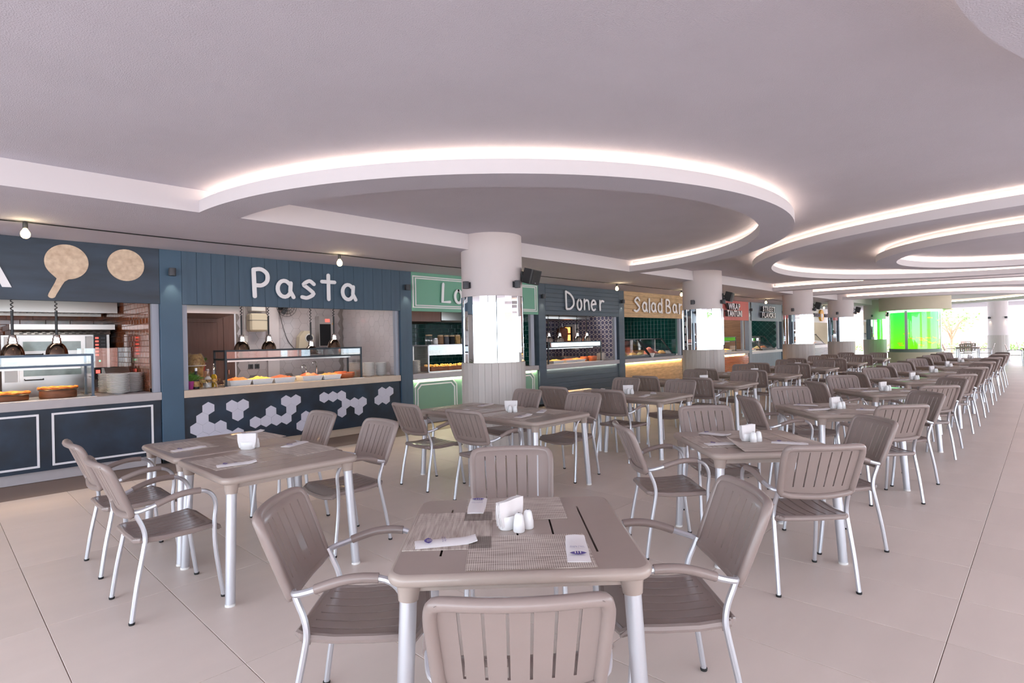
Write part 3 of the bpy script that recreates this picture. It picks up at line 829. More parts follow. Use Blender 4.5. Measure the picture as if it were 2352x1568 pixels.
wrs = sign(18.55, 21.87, 'coral red plank sign reading WRAP TANTUNI', 'red', ('v', 22))
def block_letters(t, text, xc, zc, size, wsc, m, y=YF - .1):
    # capital letters standing off the board on deep returns
    tot = sum(.42 if c == ' ' else (.32 if c == 'I' else (.98 if c in 'WM' else .72)) for c in text) * size * wsc
    x = xc - tot / 2
    for c in text:
        w = (.42 if c == ' ' else (.32 if c == 'I' else (.98 if c in 'WM' else .72))) * size * wsc
        if c != ' ':
            me = text_mesh(c, size, .05, 'CENTER', .012)
            me.transform(Matrix.Scale(wsc, 4, (1, 0, 0)))
            me.transform(Matrix.Rotation(PI / 2, 4, 'X'))
            me.materials.clear(); me.materials.append(X[m]); me.materials.append(X['charcoal'])
            for p in me.polygons: p.material_index = 0 if p.normal.y < -.7 else 1
            link('letter', me, t, (x + w / 2, y, zc))
        x += w
block_letters(wrs, 'WRAP', 20.2, 2.46, .29, 1.15, 'letter')
block_letters(wrs, 'TANTUNI', 20.2, 2.21, .29, 1.0, 'letter')
sts = sign(22.0, 25.57, 'grey plank sign reading STREET FLAVORS', 'grey_pl', ('v', 22))
block_letters(sts, 'STREET', 23.62, 2.46, .27, 1.2, 'letter')
block_letters(sts, 'FLAVORS', 23.62, 2.21, .27, 1.15, 'letter')
ess = sign(29.4, 33.0, 'white sign with an orange oval emblem between dark letters', 'white', z0=2.08)
obj('oval_emblem', MB().prism([(31.24 + .31 * math.cos(R(k * 12)), 2.44 + .29 * math.sin(R(k * 12))) for k in range(30)], 'y', YF - .09, YF), X['yellow'], ess)
obj('emblem_inset', MB().prism([(31.2 + .17 * math.cos(R(k * 20)), 2.42 + .11 * math.sin(R(k * 20))) for k in range(18)], 'y', YF - .10, YF - .09).prism([(31.06, 2.34), (31.2, 2.34), (31.2, 2.2), (31.1, 2.18)], 'y', YF - .10, YF - .09), X['white'], ess)
X['bluel'] = mat('dark_blue_letter', srgb(52, 58, 88), .5)
block_letters(ess, 'SOMDC', 30.38, 2.37, .2, 1.35, 'bluel', YF - .06)
block_letters(ess, 'POS', 31.95, 2.37, .2, 1.3, 'bluel', YF - .06)
# wall lamps on the stall posts
for x, lb in ((2.25, 'post between the pizza and pasta signs'), (5.97, 'post right of the pasta sign'), (9.70, 'post left of the doner sign'), (12.98, 'post right of the doner sign'), (16.68, 'post right of the salad sign'), (21.98, 'post between coral and grey signs'), (25.65, 'post right of the grey plank sign'), (32.3, 'board with the oval emblem')):
    sconce(x, YF, 2.49, -PI / 2, 'dark drum wall lamp on the ' + lb)

# ------------------------------------------------------------------ string of bulbs under the soffit
sl_ = thing('string_light', 'black cable string light with warm round bulbs along the soffit', 'string light', (0, 0, 0))
pts = []
for k in range(0, 41): pts.append((-2.7 + k * .86, 7.3 - .004 * k, ZS - .012 - .012 * abs(math.sin(k * PI / 4))))
obj('cable', MB().tube(pts, .007, 6), X['black'], sl_)
sock = fixn(MB().lathe([(.012, .0), (.02, -.005), (.021, -.055), (.018, -.06)], 12).mesh('bulb_socket', X['black']))
blb = fixn(MB().lathe([(0.012, -.058), (.02, -.07), (.037, -.10), (.040, -.12), (.034, -.145), (.018, -.16), (0, -.164)], 14).mesh('bulb', X['bulb']))
for k, x in enumerate((-2.68, .71, 4.10, 7.6, 11.15, 14.3, 17.5, 20.56, 24.1, 27.53, 30.6)):
    s_ = link('bulb_socket', sock, sl_, (x, 7.3 - .004 * (x + 2.7) / .86, ZS - .012))
    link('bulb', blb, s_)
    l = bpy.data.lights.new('bulb_glow', 'POINT'); l.energy = 1.0; l.color = (1, .8, .45); l.shadow_soft_size = .04
    lo_ = bpy.data.objects.new('bulb_glow', l); lo_.location = (0, -.05, -.11); COL.objects.link(lo_); lo_.parent = s_
# ------------------------------------------------------------------ inside the stalls
def tile_wall(name, par, axis, at, face, u0, u1, z0, z1, tw, th, gap, mt, mg, bond=True, rot=False):
    # glazed wall tiles with recessed joints; axis 'x' = wall of constant x, 'y' = wall of constant y; face -1/+1 = room side
    m = MB(); r_ = 0; z = z0
    d = .006
    while z < z1 - .004:
        u = u0 - (tw / 2 if (bond and r_ % 2) else 0)
        ze = min(z + th, z1)
        while u < u1 - .004:
            a, b = max(u, u0) + gap / 2, min(u + tw, u1) - gap / 2
            if b - a > .01:
                lo_, hi = (at - d, at) if face < 0 else (at, at + d)
                k = .004
                if axis == 'x': m.bbox(lo_, hi, a, b, z + gap / 2, ze - gap / 2, .002)
                else: m.bbox(a, b, lo_, hi, z + gap / 2, ze - gap / 2, .002)
            u += tw
        z += th; r_ += 1
    o = obj(name, m, X[mt], par); tag(o, kind='stuff')
    return o
def grout(axis, at, face, u0, u1, z0, z1, mg, name):
    if axis == 'x': z0 = max(z0, .98)
    m = MB(); lo_, hi = (at, at + .02) if face < 0 else (at - .02, at)
    if axis == 'x': m.box(lo_, hi, u0, u1, z0, z1)
    else: m.box(u0, u1, lo_, hi, z0, z1)
    return struct(name, m, X[mg])
def lamp_panel(x0, x1, y, w, e, col=(1, .95, .9), z=2.70):
    # ceiling light of the kitchen
    t = thing('ceiling_light', 'kitchen ceiling light', 'ceiling light', ((x0 + x1) / 2, y, z))
    obj('housing', MB().box(-(x1 - x0) / 2, (x1 - x0) / 2, -w / 2, w / 2, .012, .085), X['white'], t)
    o = area_light('kitchen_light', (0, 0, .008), x1 - x0 - .05, w - .04, e, col); o.parent = t
    return t
lab = ['pizza', 'pasta', 'green', 'doner', 'salad', 'coral', 'grey plank', 'oval sign']
lp = [(-.6, 1.6, 8.95, 8), (3.2, 5.2, 9.25, 14), (6.6, 9.0, 9.3, 5), (10.3, 12.4, 9.2, 12), (13.6, 16.0, 9.2, 12), (18.9, 21.5, 9.2, 14), (22.4, 25.2, 9.2, 13), (30, 32.6, 9.2, 18)]
for n, (a, b, y, e) in zip(lab, lp):
    t = lamp_panel(a, b, y, .3, e); t['label'] = 'white ceiling light inside the %s stall' % n

def gantry(x0, x1, label, m, zt=1.452, zb=.932, y0=8.40, y1=8.86, zg=(1.338, 1.42), mid=False):
    # heated display shelf: square tube frame with a glass front strip
    t = thing('display_gantry', label, 'display shelf', (0, 0, 0), 0, 'heated display shelves')
    s = .024; L = x1 - x0
    leg = fixn(MB().box(0, s, 0, s, zb + .012, zt).box(-.01, s + .01, -.01, s + .01, zb, zb + .012).mesh('leg', X[m]))
    for x in (x0, x1 - s):
        for y in (y0, y1 - s): link('leg', leg, t, (x, y, 0))
    rail = fixn(MB().box(s, L - s, 0, s, 0, s).mesh('rail', X[m]))
    for y in (y0, y1 - s):
        link('rail', rail, t, (x0, y, zt - s)); link('rail', rail, t, (x0, y, zg[0] - .032))
    sr = fixn(MB().box(0, s, s, y1 - y0 - s, 0, s).mesh('side_rail', X[m]))
    for x in (x0, x1 - s):
        link('side_rail', sr, t, (x, y0, zt - s)); link('side_rail', sr, t, (x, y0, zg[0] - .032))
    nn = 2 if mid else 1
    for k in range(nn):
        a = x0 + s + (L - 2 * s) * k / nn; b = x0 + s + (L - 2 * s) * (k + 1) / nn - .004
        obj('glass_strip', MB().box(a, b, y0 + .008, y0 + .014, zg[0] - .008, zt - s), X['glass2'], t)
    obj('glass_shelf', MB().box(x0 + s, x1 - s, y0 + s, y1 - s, zg[0] - .014, zg[0] - .006), X['glass'], t)
    obj('heat_strip', MB().box(x0 + .1, x1 - .1, y0 + .2, y0 + .28, zg[0] - .06, zg[0] - .015), X['steel'], t)
    obj('side_glass', MB().box(x1 - .014, x1 - .008, y0 + s, y1 - s, zb + .02, zg[0] - .04), X['glass'], t)
    obj('base_strip', MB().box(x0 - .02, x1 + .02, y0 - .03, y1 + .02, zb, zb + .006), X['steel'], t)
    l = area_light('heat_light', ((x0 + x1) / 2, (y0 + y1) / 2, zg[0] - .07), x1 - x0 - .3, .08, 3.2 * L, (1.0, .62, .3)); l.parent = t
    return t
def heat_lamp(x, y, z, label, m, ztop=2.78, group='hanging heat lamps'):
    # pendant heat lamp: coiled cord, socket, bell shade
    t = thing('heat_lamp', label, 'heat lamp', (x, y, z), 0, group)
    zc = ztop - z
    n = 90; c = []
    z0, z1 = max(.52, zc - 1.3), zc
    for k in range(n + 1): c.append((.013 * math.cos(k * 1.25), .013 * math.sin(k * 1.25), z0 + (z1 - z0) * k / n))
    obj('coiled_cord', MB().tube([(0, 0, .22), (0, 0, z0)], .014, 8).tube(c, .006, 5), X['black'], t)
    obj('socket', MB().lathe([(.012, .24), (.03, .235), (.034, .225), (.034, .20), (.042, .195), (.042, .165), (.046, .16), (.046, .13)], 18), X['chrome'], t)
    obj('shade', MB().lathe([(.046, .135), (.062, .125), (.085, .095), (.103, .05), (.110, .0), (.107, .0), (.10, .05), (.082, .092), (.06, .12), (.02, .128)], 26), X[m], t)
    obj('bulb', MB().lathe([(0, .12), (.03, .11), (.04, .06), (.03, .02), (0, .008)], 12), X['bulb'], t)
    l = bpy.data.lights.new('heat_lamp_glow', 'SPOT'); l.energy = 10; l.color = (1, .66, .34); l.spot_size = R(110); l.shadow_soft_size = .04
    o = bpy.data.objects.new('heat_lamp_glow', l); o.location = (0, 0, .0); COL.objects.link(o); o.parent = t
    return t
# a plate made once; stacks are built plate by plate
plate_me = fixn(MB().lathe([(.055, 0), (.06, .0), (.063, .004), (.10, .012), (.132, .019), (.134, .021), (.131, .023), (.10, .017), (.06, .009), (0, .008)], 26).mesh('plate', X['ceramic']))
bowl_me = fixn(MB().lathe([(.05, 0), (.054, 0), (.056, .006), (.085, .03), (.098, .052), (.1, .056), (.096, .055), (.08, .032), (.05, .01), (0, .009)], 24).mesh('bowl', X['ceramic']))
def stack(x, y, z, n, label, group, me=None, step=.0118, cat='plate', sc=.93):
    me = me or plate_me
    rn = random.Random(int(x * 100))
    for k in range(n):
        o = link(cat, me, None, (x + rn.uniform(-.003, .003), y + rn.uniform(-.003, .003), z + k * step), rn.uniform(0, 6))
        o.scale = (sc, sc, 1)
        pos = 'topmost of' if k == n - 1 else ('lowest in' if k == 0 else 'inside')
        tag(o, 'white %s %s the %s' % (cat, pos, label), cat, group)
ZT_ = .9325
# ---- pizza stall
grout('y', 11.2, -1, -4.0, 2.13, .9, ZS, 'grout_b', 'wall_back')
w1 = grout('x', 2.03, -1, YF + .17, 11.2, .0, ZS, 'grout_b', 'wall_right')
tile_wall('glazed_tiles', w1, 'x', 2.03, -1, 8.47, 11.19, .93, 2.6, .15, .075, .006, 'btile', 'grout_b')
w2 = grout('y', 11.15, -1, -1.5, 2.03, .5, ZS, 'grout_b', 'wall_back')
tile_wall('glazed_tiles', w2, 'y', 11.15, -1, -.2, 2.03, 1.6, 2.4, .3, .075, .006, 'btile', 'grout_b')
hood = thing('extractor_hood', 'long stainless extractor hood over the pizza oven', 'hood', (0, 0, 0))
obj('canopy', MB().prism([(9.95, 2.03), (9.95, 2.3), (10.3, 2.785), (11.1, 2.785), (11.1, 2.03), (11.06, 2.03), (11.06, 2.2), (9.99, 2.2), (9.99, 2.03)], 'x', -1.8, 1.985), X['steel'], hood)
m = MB()
for k in range(44): m.box(-1.75 + k * .085, -1.70 + k * .085, 10.0, 10.9, 2.06, 2.075)
tag(obj('filter_slats', m, X['steel'], hood), kind='stuff')
ov = thing('deck_oven', 'stainless double deck pizza oven with glass doors', 'oven', (0, 0, 0))
obj('body', MB().box(.72, 1.93, 10.22, 11.1, .45, 1.72), X['steel'], ov)
obj('top_hood', MB().box(.80, 1.98, 10.1, 11.1, 1.795, 1.868).prism([(10.13, 1.725), (10.16, 1.795), (11.0, 1.795), (11.0, 1.725)], 'x', .82, 1.93), X['steel'], ov)
m = MB()
for r_ in range(2):
    for k in range(12): m.box(.9 + k * .082 + r_ * .03, .945 + k * .082 + r_ * .03, 10.126, 10.15, 1.738 + r_ * .025, 1.744 + r_ * .025)
tag(obj('vent_slots', m, X['dark'], ov), kind='stuff')
for z0 in (1.43, 1.08):
    d = obj('oven_door', MB().box(.90, 1.62, 10.19, 10.23, z0, z0 + .27), X['steel'], ov)
    obj('door_glass', MB().box(.94, 1.58, 10.184, 10.192, z0 + .07, z0 + .2), mat('oven_glass', srgb(150, 166, 160), .12, var=.2, vscale=6, spec=.6), d)
    obj('door_handle', MB().tube([(.95, 10.19, z0 + .03), (.95, 10.14, z0 + .02), (1.15, 10.14, z0 + .02), (1.15, 10.19, z0 + .03)], .008, 6), X['black'], d)
    obj('side_panel', MB().box(.75, .88, 10.185, 10.23, z0, z0 + .27).box(1.64, 1.72, 10.185, 10.23, z0, z0 + .27), X['pvc'], ov)
cp = obj('control_panel', MB().box(1.735, 1.89, 10.18, 10.23, 1.06, 1.72), X['black'], ov)
m = MB(); m2 = MB()
for k in range(6):
    m.box(1.75, 1.79, 10.175, 10.182, 1.66 - k * .05, 1.685 - k * .05); m2.box(1.82, 1.87, 10.175, 10.182, 1.66 - k * .05, 1.68 - k * .05)
m.box(1.75, 1.80, 10.175, 10.182, 1.15, 1.2)
obj('red_buttons', m, X['redlamp'], cp); obj('grey_buttons', m2, X['charcoal'], cp)
obj('green_lamp', MB().box(1.79, 1.81, 10.174, 10.182, 1.32, 1.345), X['greenlamp'], cp)
# prep bench behind the counter with granite top
bn = thing('prep_bench', 'dark granite topped bench beside the pizza oven', 'bench', (0, 0, 0))
obj('granite_top', MB().box(1.42, 2.02, 9.07, 10.1, .93, .955), X['granite'], bn)
obj('cabinet', MB().box(1.44, 2.01, 9.1, 10.1, .0, .93), X['steel'], bn)
gantry(-1.2, 1.425, 'blue grey steel display shelf over the pizzas', 'navyframe')
heat_lamp(.711, 8.68, 1.455, 'bronze bell heat lamp at the left of the pizza shelf', 'bronze')
heat_lamp(1.112, 8.68, 1.455, 'bronze bell heat lamp at the right of the pizza shelf', 'bronze')
heat_lamp(.25, 8.68, 1.455, 'bronze bell heat lamp beyond the frame edge of the pizza stall', 'bronze')
def pizza(x, y, r, zb, label):
    b = thing('wooden_block', 'round bark block under the ' + label, 'serving block', (x, y, ZT_ + .006))
    obj('block', MB().lathe([(r * .93, 0), (r * .95, .01), (r * .94, zb - .01), (r * .92, zb)], 30), X['woodblk'], b)
    t = thing('pizza', label, 'pizza', (x, y, ZT_ + .006 + zb))
    obj('tray', MB().lathe([(r * .95, 0), (r * 1.05, .012), (r * 1.06, .015), (r * .9, .008), (0, .006)], 32), X['steel'], t)
    m = MB(); n = 36; rn = random.Random(int(x * 50)); prof = [(0, .026), (r * .5, .026), (r * .82, .024), (r * .9, .036), (r * .98, .04), (r * 1.04, .03), (r * 1.0, .014)]
    vs = []
    for q, (rr, z) in enumerate(prof):
        for k in range(n): vs.append((rr * math.cos(2 * PI * k / n), rr * math.sin(2 * PI * k / n), z + (rn.uniform(-.005, .009) if q > 0 else 0)))
    fs = [(i * n + k, i * n + (k + 1) % n, (i + 1) * n + (k + 1) % n, (i + 1) * n + k) for i in range(len(prof) - 1) for k in range(n)]
    m.add(vs, fs, 0, True); obj('pizza_crust', m, X['dough'], t)
    return t
pizza(1.11, 8.64, .19, .085, 'golden pizza on the thick block at the shelf end')
pizza(.66, 8.62, .19, .055, 'golden pizza at the left edge of the frame')
pizza(.12, 8.62, .19, .07, 'golden pizza further left under the pizza shelf')
stack(1.71, 8.60, ZT_, 19, 'front plate stack in the pizza stall', 'plates in the front pizza stack', step=.0128)
stack(1.90, 8.77, ZT_, 19, 'right plate stack in the pizza stall', 'plates in the right pizza stack', step=.0128)
stack(1.68, 8.93, ZT_, 19, 'rear plate stack in the pizza stall', 'plates in the rear pizza stack', step=.0128)
sg = thing('sneeze_glass', 'clear glass screen with steel scale behind the plates', 'screen', (0, 0, 0))
obj('glass_panel', MB().box(1.40, 2.0, 9.3, 9.31, 1.26, 1.52), X['glass2'], sg)
obj('scale_body', MB().prism([(9.1, .96), (9.1, 1.13), (9.25, 1.25), (9.4, 1.25), (9.4, .96)], 'x', 1.68, 1.96), X['steel'], sg)

# ---- pasta stall
YB = 10.3
wb = grout('y', YB, -1, 2.33, 5.84, 0, ZS, 'grout_h', 'wall_back')
wr2 = grout('x', 5.83, -1, YF + .17, YB, 0, ZS, 'grout_h', 'wall_right')
hs = .108; hxm = fixn(MB().prism([((hs * 1.0 - .0018) * math.cos(k * PI / 3), (hs - .0018) * math.sin(k * PI / 3)) for k in range(6)], 'y', -.005, 0).mesh('hexagon_tile', X['walltile']))
def hexwall(par, axis, at, u0, u1, z0, z1):
    i = 0; u = u0; cnt = 0
    while u < u1:
        z = z0 + (hs * .866 if i % 2 else 0)
        while z < z1:
            if axis == 'y': link('hexagon_tile', hxm, par, (u, at, z))
            else: link('hexagon_tile', hxm, par, (at, u, z), rot=(0, 0, -PI / 2))
            z += hs * 1.732; cnt += 1
        u += hs * 1.5; i += 1
    return cnt
hexwall(wb, 'y', YB, 3.9, 5.83, .98, 2.35)
hexwall(wr2, 'x', 5.83, 8.55, 10.25, .98, 2.35)
struct('wall_back', MB().box(4.31, 4.52, YB - .06, YB + .02, 0, 2.6), X['plaster'])
dr = struct('door_1', MB().box(2.86, 3.56, YB - .05, YB, 0, 2.02), X['door'])
obj('door_frame', MB().box(2.75, 2.86, YB - .06, YB, 0, 2.12).box(3.56, 3.74, YB - .06, YB, 0, 2.12).box(2.86, 3.56, YB - .06, YB, 2.02, 2.12), X['door'], dr)
obj('door_panel', MB().bbox(2.96, 3.46, YB - .058, YB - .05, 1.1, 1.92, .006).bbox(2.96, 3.46, YB - .058, YB - .05, .12, 1.0, .006), X['door'], dr)
obj('door_handle', MB().tube([(3.62, YB - .06, 1.1), (3.62, YB - .09, 1.1), (3.62, YB - .09, 1.02)], .008, 6), X['chrome'], dr)
obj('edge_strip', MB().box(3.735, 3.76, YB - .062, YB, 0, 2.14), X['alu'], dr)
ph = thing('extractor_hood', 'short stainless extractor hood left in the pasta stall', 'hood', (0, 0, 0))
obj('canopy', MB().prism([(9.3, 2.02), (9.3, 2.3), (10.0, 2.785), (10.25, 2.785), (10.25, 1.98), (10.2, 1.98), (9.34, 2.04)], 'x', 2.45, 3.47), X['steel'], ph)
dsn = thing('water_heater', 'ivory enamel boiler on the wall column of the pasta stall', 'boiler', (4.11, YB - .1, 0))
obj('tank', MB().bbox(-.16, .15, -.12, .09, 1.76, 2.08, .03), X['ivory'], dsn)
obj('dispenser_box', MB().bbox(-.13, .12, -.1, .09, 2.12, 2.34, .01), X['pvc'], dsn)
obj('seam', MB().box(-.162, .152, -.125, .0, 1.955, 1.962), X['charcoal'], dsn)
tap = thing('wall_socket', 'white outlet box beside the boiler in the pasta stall', 'socket', (3.92, YB - .01, 1.63))
obj('socket_box', MB().bbox(-.05, .05, -.04, 0, -.06, .06, .008), X['pvc'], tap); obj('socket_cable', MB().tube([(0, -.02, .06), (0, -.02, .6)], .006, 6), X['pvc'], tap)
for k, x in enumerate((4.02, 4.13)):
    sw = thing('light_switch', 'dark square switch %s on the pasta stall wall' % ('at left' if k == 0 else 'at right'), 'switch', (x, YB - .006, 1.14))
    obj('switch_plate', MB().bbox(-.042, .042, -.012, 0, -.042, .042, .003), X['charcoal'], sw); obj('rocker', MB().box(-.02, .02, -.016, -.01, -.028, .028), X['black'], sw)
fan = thing('wall_fan', 'black wall fan high in the pasta stall', 'fan', (4.60, YB - .12, 2.22))
ring_ = MB()
for r_ in (.19, .14, .09): ring_.tube([(r_ * math.cos(R(a)), -.1 - (.19 - r_) * .3, r_ * math.sin(R(a))) for a in range(0, 360, 15)], .004, 5, closed=True)
for k in range(16): ring_.tube([(.03 * math.cos(k * PI / 8), -.15, .03 * math.sin(k * PI / 8)), (.19 * math.cos(k * PI / 8), -.1, .19 * math.sin(k * PI / 8))], .0025, 4)
obj('guard', ring_, X['black'], fan)
blade = fixn(MB().prism([(0, .02), (.06, .06), (.15, .05), (.16, -.02), (.05, -.03)], 'y', -.1, -.094).mesh('blade', X['charcoal']))
for k in range(3): link('blade', blade, fan, (0, .02, 0), rot=(0, k * 2 * PI / 3, 0))
obj('motor', MB().tube([(0, -.08, 0), (0, .02, 0)], .05, 12).bbox(-.1, -.0, .0, .11, -.06, .05, .01), X['black'], fan)
obj('fan_cable', MB().tube(spl([(-.08, .05, -.06, 0)[:3], (0, .08, -.35), (.1, .1, -.62), (.22, .1, -.78)], 6), .005, 5), X['black'], fan)
pt = thing('paper_towel_dispenser', 'cream paper towel dispenser with dark round window', 'dispenser', (5.0, YB - .01, 1.6))
pr_ = [(-.15, -.16), (.12, -.16), (.15, -.05), (.15, .08), (.06, .17), (-.04, .17), (-.13, .06)]
obj('housing', MB().prism(pr_, 'y', -.14, -.006), X['ivory'], pt)
obj('window', MB().tube([(.06, -.148, .03), (.06, -.13, .03)], .065, 18), X['black'], pt)
obj('window_rim', MB().tube([(.06 + .075 * math.cos(R(a)), -.142, .03 + .075 * math.sin(R(a))) for a in range(0, 360, 18)], .012, 6, closed=True), X['pvc'], pt)
eb = thing('steriliser_cabinet', 'steel knife steriliser cabinet with smoked door', 'cabinet', (5.25, YB - .01, 1.47))
obj('case', MB().box(0, .33, -.16, -.006, 0, .58), X['steel'], eb)
dd = obj('smoked_door', MB().box(.015, .24, -.17, -.16, .01, .43), X['blackm'], eb)
obj('switch_lamp', MB().box(.13, .22, -.166, -.16, .47, .53), X['redlamp'], eb)
obj('warning_sticker', MB().prism([(.27, .42), (.315, .42), (.292, .47)], 'y', -.164, -.16), X['yellow'], eb)
ft = thing('kitchen_sink', 'steel sink bench with two swan neck taps behind the pasta trays', 'sink', (0, 0, 0))
obj('bench', MB().box(3.9, 5.8, 9.7, 10.24, .05, .93), X['steel'], ft)
for x, h in ((4.93, .2), (5.14, .26)):
    obj('tap', MB().tube(spl([(x, 10.05, .93), (x, 10.05, .93 + h * .7), (x - .05, 10.0, .93 + h), (x - .13, 9.93, .93 + h * .95), (x - .15, 9.9, .93 + h * .75)], 5), .011, 8), X['chrome'], ft)
gantry(2.93, 5.115, 'anthracite display shelf over the white pasta trays', 'dkframe', mid=True)
for k, (x, z) in enumerate(((3.285, 1.44), (3.686, 1.44), (4.373, 1.35), (4.784, 1.45))):
    heat_lamp(x, 8.72, z, 'bronze chrome heat lamp, %s from the left over the pasta shelf' % ordn[k], 'bronze')
def tray(x, y, w, d, h, label, food):
    t = thing('serving_tray', label, 'serving dish', (x, y, ZT_ + .006))
    m = MB()
    o = [(-w * .44, -d * .44), (w * .44, -d * .44), (w * .44, d * .44), (-w * .44, d * .44)]; k = w * .5 / (w * .44)
    vs = [(a, b, 0) for a, b in o] + [(a * 1.08, b * 1.08, h * .62) for a, b in o] + [(a * 1.11, b * 1.11, h * .62) for a, b in o] + [(a * 1.15, b * 1.15, h) for a, b in o] + [(a * 1.07, b * 1.07, h) for a, b in o] + [(a * .98, b * .98, h * .4) for a, b in o]
    fs = [(3, 2, 1, 0), (20, 21, 22, 23)]
    for r_ in range(5):
        for i in range(4): fs.append((r_ * 4 + i, r_ * 4 + (i + 1) % 4, r_ * 4 + 4 + (i + 1) % 4, r_ * 4 + 4 + i))
    m.add(vs, fs); obj('dish', m, X['ceramic'], t)
    f = MB(); rn = random.Random(int(x * 37)); nx, ny = 9, 6
    us = [(-.46 + .92 * i / (nx - 1)) * w for i in range(nx)]; vv = [(-.44 + .88 * i / (ny - 1)) * d for i in range(ny)]
    hh = {}
    fn = lambda u, v, s_: (u, v, (h * (.86 + .55 * max(0, 1 - (u / w * 2) ** 2) * max(0, 1 - (v / d * 2) ** 2) * (.6 + hh.setdefault((u, v), rn.random()))) if s_ == 0 else h * .45))
    f.shell(fn, us, vv); fo = obj('food', f, X[food], t); tag(fo, kind='stuff')
    return t
tray(3.165, 8.60, .31, .27, .075, 'white tray of orange pasta at the left shelf post', 'pasta')
tray(3.485, 8.60, .31, .27, .075, 'white tray of plain pasta, second in the pasta row', 'yellowf')
tray(3.82, 8.60, .33, .27, .075, 'white tray of red sauced pasta, third in the pasta row', 'sauce')
tray(4.27, 8.60, .34, .27, .075, 'white tray of browned pasta right of the gap', 'sauce')
tray(4.595, 8.56, .30, .27, .075, 'white tray of golden pasta beside the clay pot', 'pasta')
tray(2.84, 8.80, .15, .14, .06, 'small white tray behind the left shelf post of the pasta stall', 'sauce')
def claypot(x, y, r, h, label):
    t = thing('clay_pot', label, 'pot', (x, y, ZT_ + .006))
    obj('bowl', MB().lathe([(r * .8, 0), (r * .97, h * .35), (r, h * .8), (r * .98, h), (r * .93, h), (r * .9, h * .4), (0, h * .3)], 28), X['terracotta'], t)
    fo = obj('stew', MB().lathe([(r * .92, h * .72), (r * .5, h * .85), (0, h * .8)], 20), X['sauce'], t); fo['kind'] = 'stuff'
claypot(4.93, 8.60, .14, .09, 'terracotta pot at the right end of the pasta shelf')
claypot(4.90, 8.735, .1, .10, 'terracotta pot behind the front clay pot on the pasta shelf')
stack(5.37, 8.62, ZT_, 19, 'middle plate stack beside the pasta shelf', 'plates in the middle pasta stack', step=.0122, sc=.82)
stack(5.63, 8.63, ZT_, 18, 'right plate stack beside the pasta shelf', 'plates in the right pasta stack', step=.0122, sc=.82)
stack(5.24, 8.86, ZT_, 19, 'rear plate stack beside the pasta shelf', 'plates in the rear pasta stack', step=.0122, sc=.82)
jr = thing('pasta_jar', 'large glass jar of dry pasta left on the pasta counter', 'jar', (2.655, 8.77, ZT_))
obj('pasta_fill', MB().lathe([(.095, .01), (.10, .1), (.105, .25), (.115, .29), (.13, .31), (.125, .36), (.105, .43), (.085, .47), (0, .475)], 24), X['dpasta'], jr)
obj('jar_glass', MB().lathe([(.102, 0), (.106, .1), (.112, .26), (.122, .29), (.136, .31), (.133, .36), (.113, .44), (.09, .485), (0, .49)], 24), X['glass'], jr)
obj('rim_ring', MB().tube([(.137 * math.cos(R(a)), .137 * math.sin(R(a)), .31) for a in range(0, 360, 15)], .006, 6, closed=True), X['pvc'], jr)
def leaves(t, z, r, n, ln, seed, name='leaf'):
    rn = random.Random(seed)
    for k in range(n):
        a = rn.uniform(0, 6.28); el = rn.uniform(.35, 1.35); L_ = ln * rn.uniform(.7, 1.15)
        d = Vector((math.cos(a) * math.cos(el), math.sin(a) * math.cos(el), math.sin(el))); s_ = Vector((-math.sin(a), math.cos(a), 0)) * L_ * .2
        b = Vector((math.cos(a) * r * .5, math.sin(a) * r * .5, z)); mid = b + d * L_ * .6; tip = b + d * L_ - Vector((0, 0, L_ * .15))
        obj(name, MB().add([b, mid - s_, tip, mid + s_, mid + Vector((0, 0, L_ * .05))], [(0, 1, 4), (1, 2, 4), (2, 3, 4), (3, 0, 4)]), X['leaf'], t)
fp = thing('potted_herb', 'green herb in a small red pot above the pasta jars', 'plant', (2.80, 8.98, ZT_ + .22))
obj('pot', MB().lathe([(.042, 0), (.062, .12), (.058, .12), (.04, .1), (0, .1)], 18), X['redpot'], fp); leaves(fp, .11, .05, 26, .13, 3)
obj('stem', MB().tube([(0, 0, .1), (0, 0, .2)], .006, 5), X['leaf'], fp)
st_ = thing('jar_riser', 'dark wooden riser under the red herb pot', 'stand', (2.80, 8.98, ZT_)); obj('box', MB().bbox(-.09, .09, -.07, .07, 0, .22, .004), X['oak'], st_); obj('feet', MB().box(-.08, .08, -.06, .06, -.0, .004), X['dark'], st_)
fp2 = thing('potted_basil', 'basil in a magenta pot at the left shutter guide', 'plant', (2.50, 8.47, ZT_))
obj('pot', MB().lathe([(.036, 0), (.05, .11), (.046, .11), (.034, .09), (0, .09)], 16), X['magenta'], fp2); leaves(fp2, .1, .05, 18, .2, 9)
obj('stem', MB().tube([(0, 0, .09), (.01, 0, .24)], .005, 5), X['leaf'], fp2)
def bottle(x, y, prof, label, m, parts=()):
    t = thing('bottle', label, 'bottle', (x, y, ZT_))
    obj('glass_body', MB().lathe(prof, 16), X[m], t)
    for nm, pr2, m2 in parts: obj(nm, MB().lathe(pr2, 16), X[m2], t)
bottle(2.575, 8.47, [(.038, 0), (.04, .01), (.04, .13), (.028, .17), (.016, .2), (.016, .25), (0, .25)], 'dark bottle with pale label at the left of the pasta counter', 'black', (('bottle_label', [(.0405, .03), (.0412, .035), (.0412, .10), (.0405, .105)], 'dpasta'), ('cap', [(.018, .245), (.018, .285), (0, .287)], 'alu'), ('cap_ring', [(.03, .16), (.033, .163), (.026, .178)], 'pvc')))
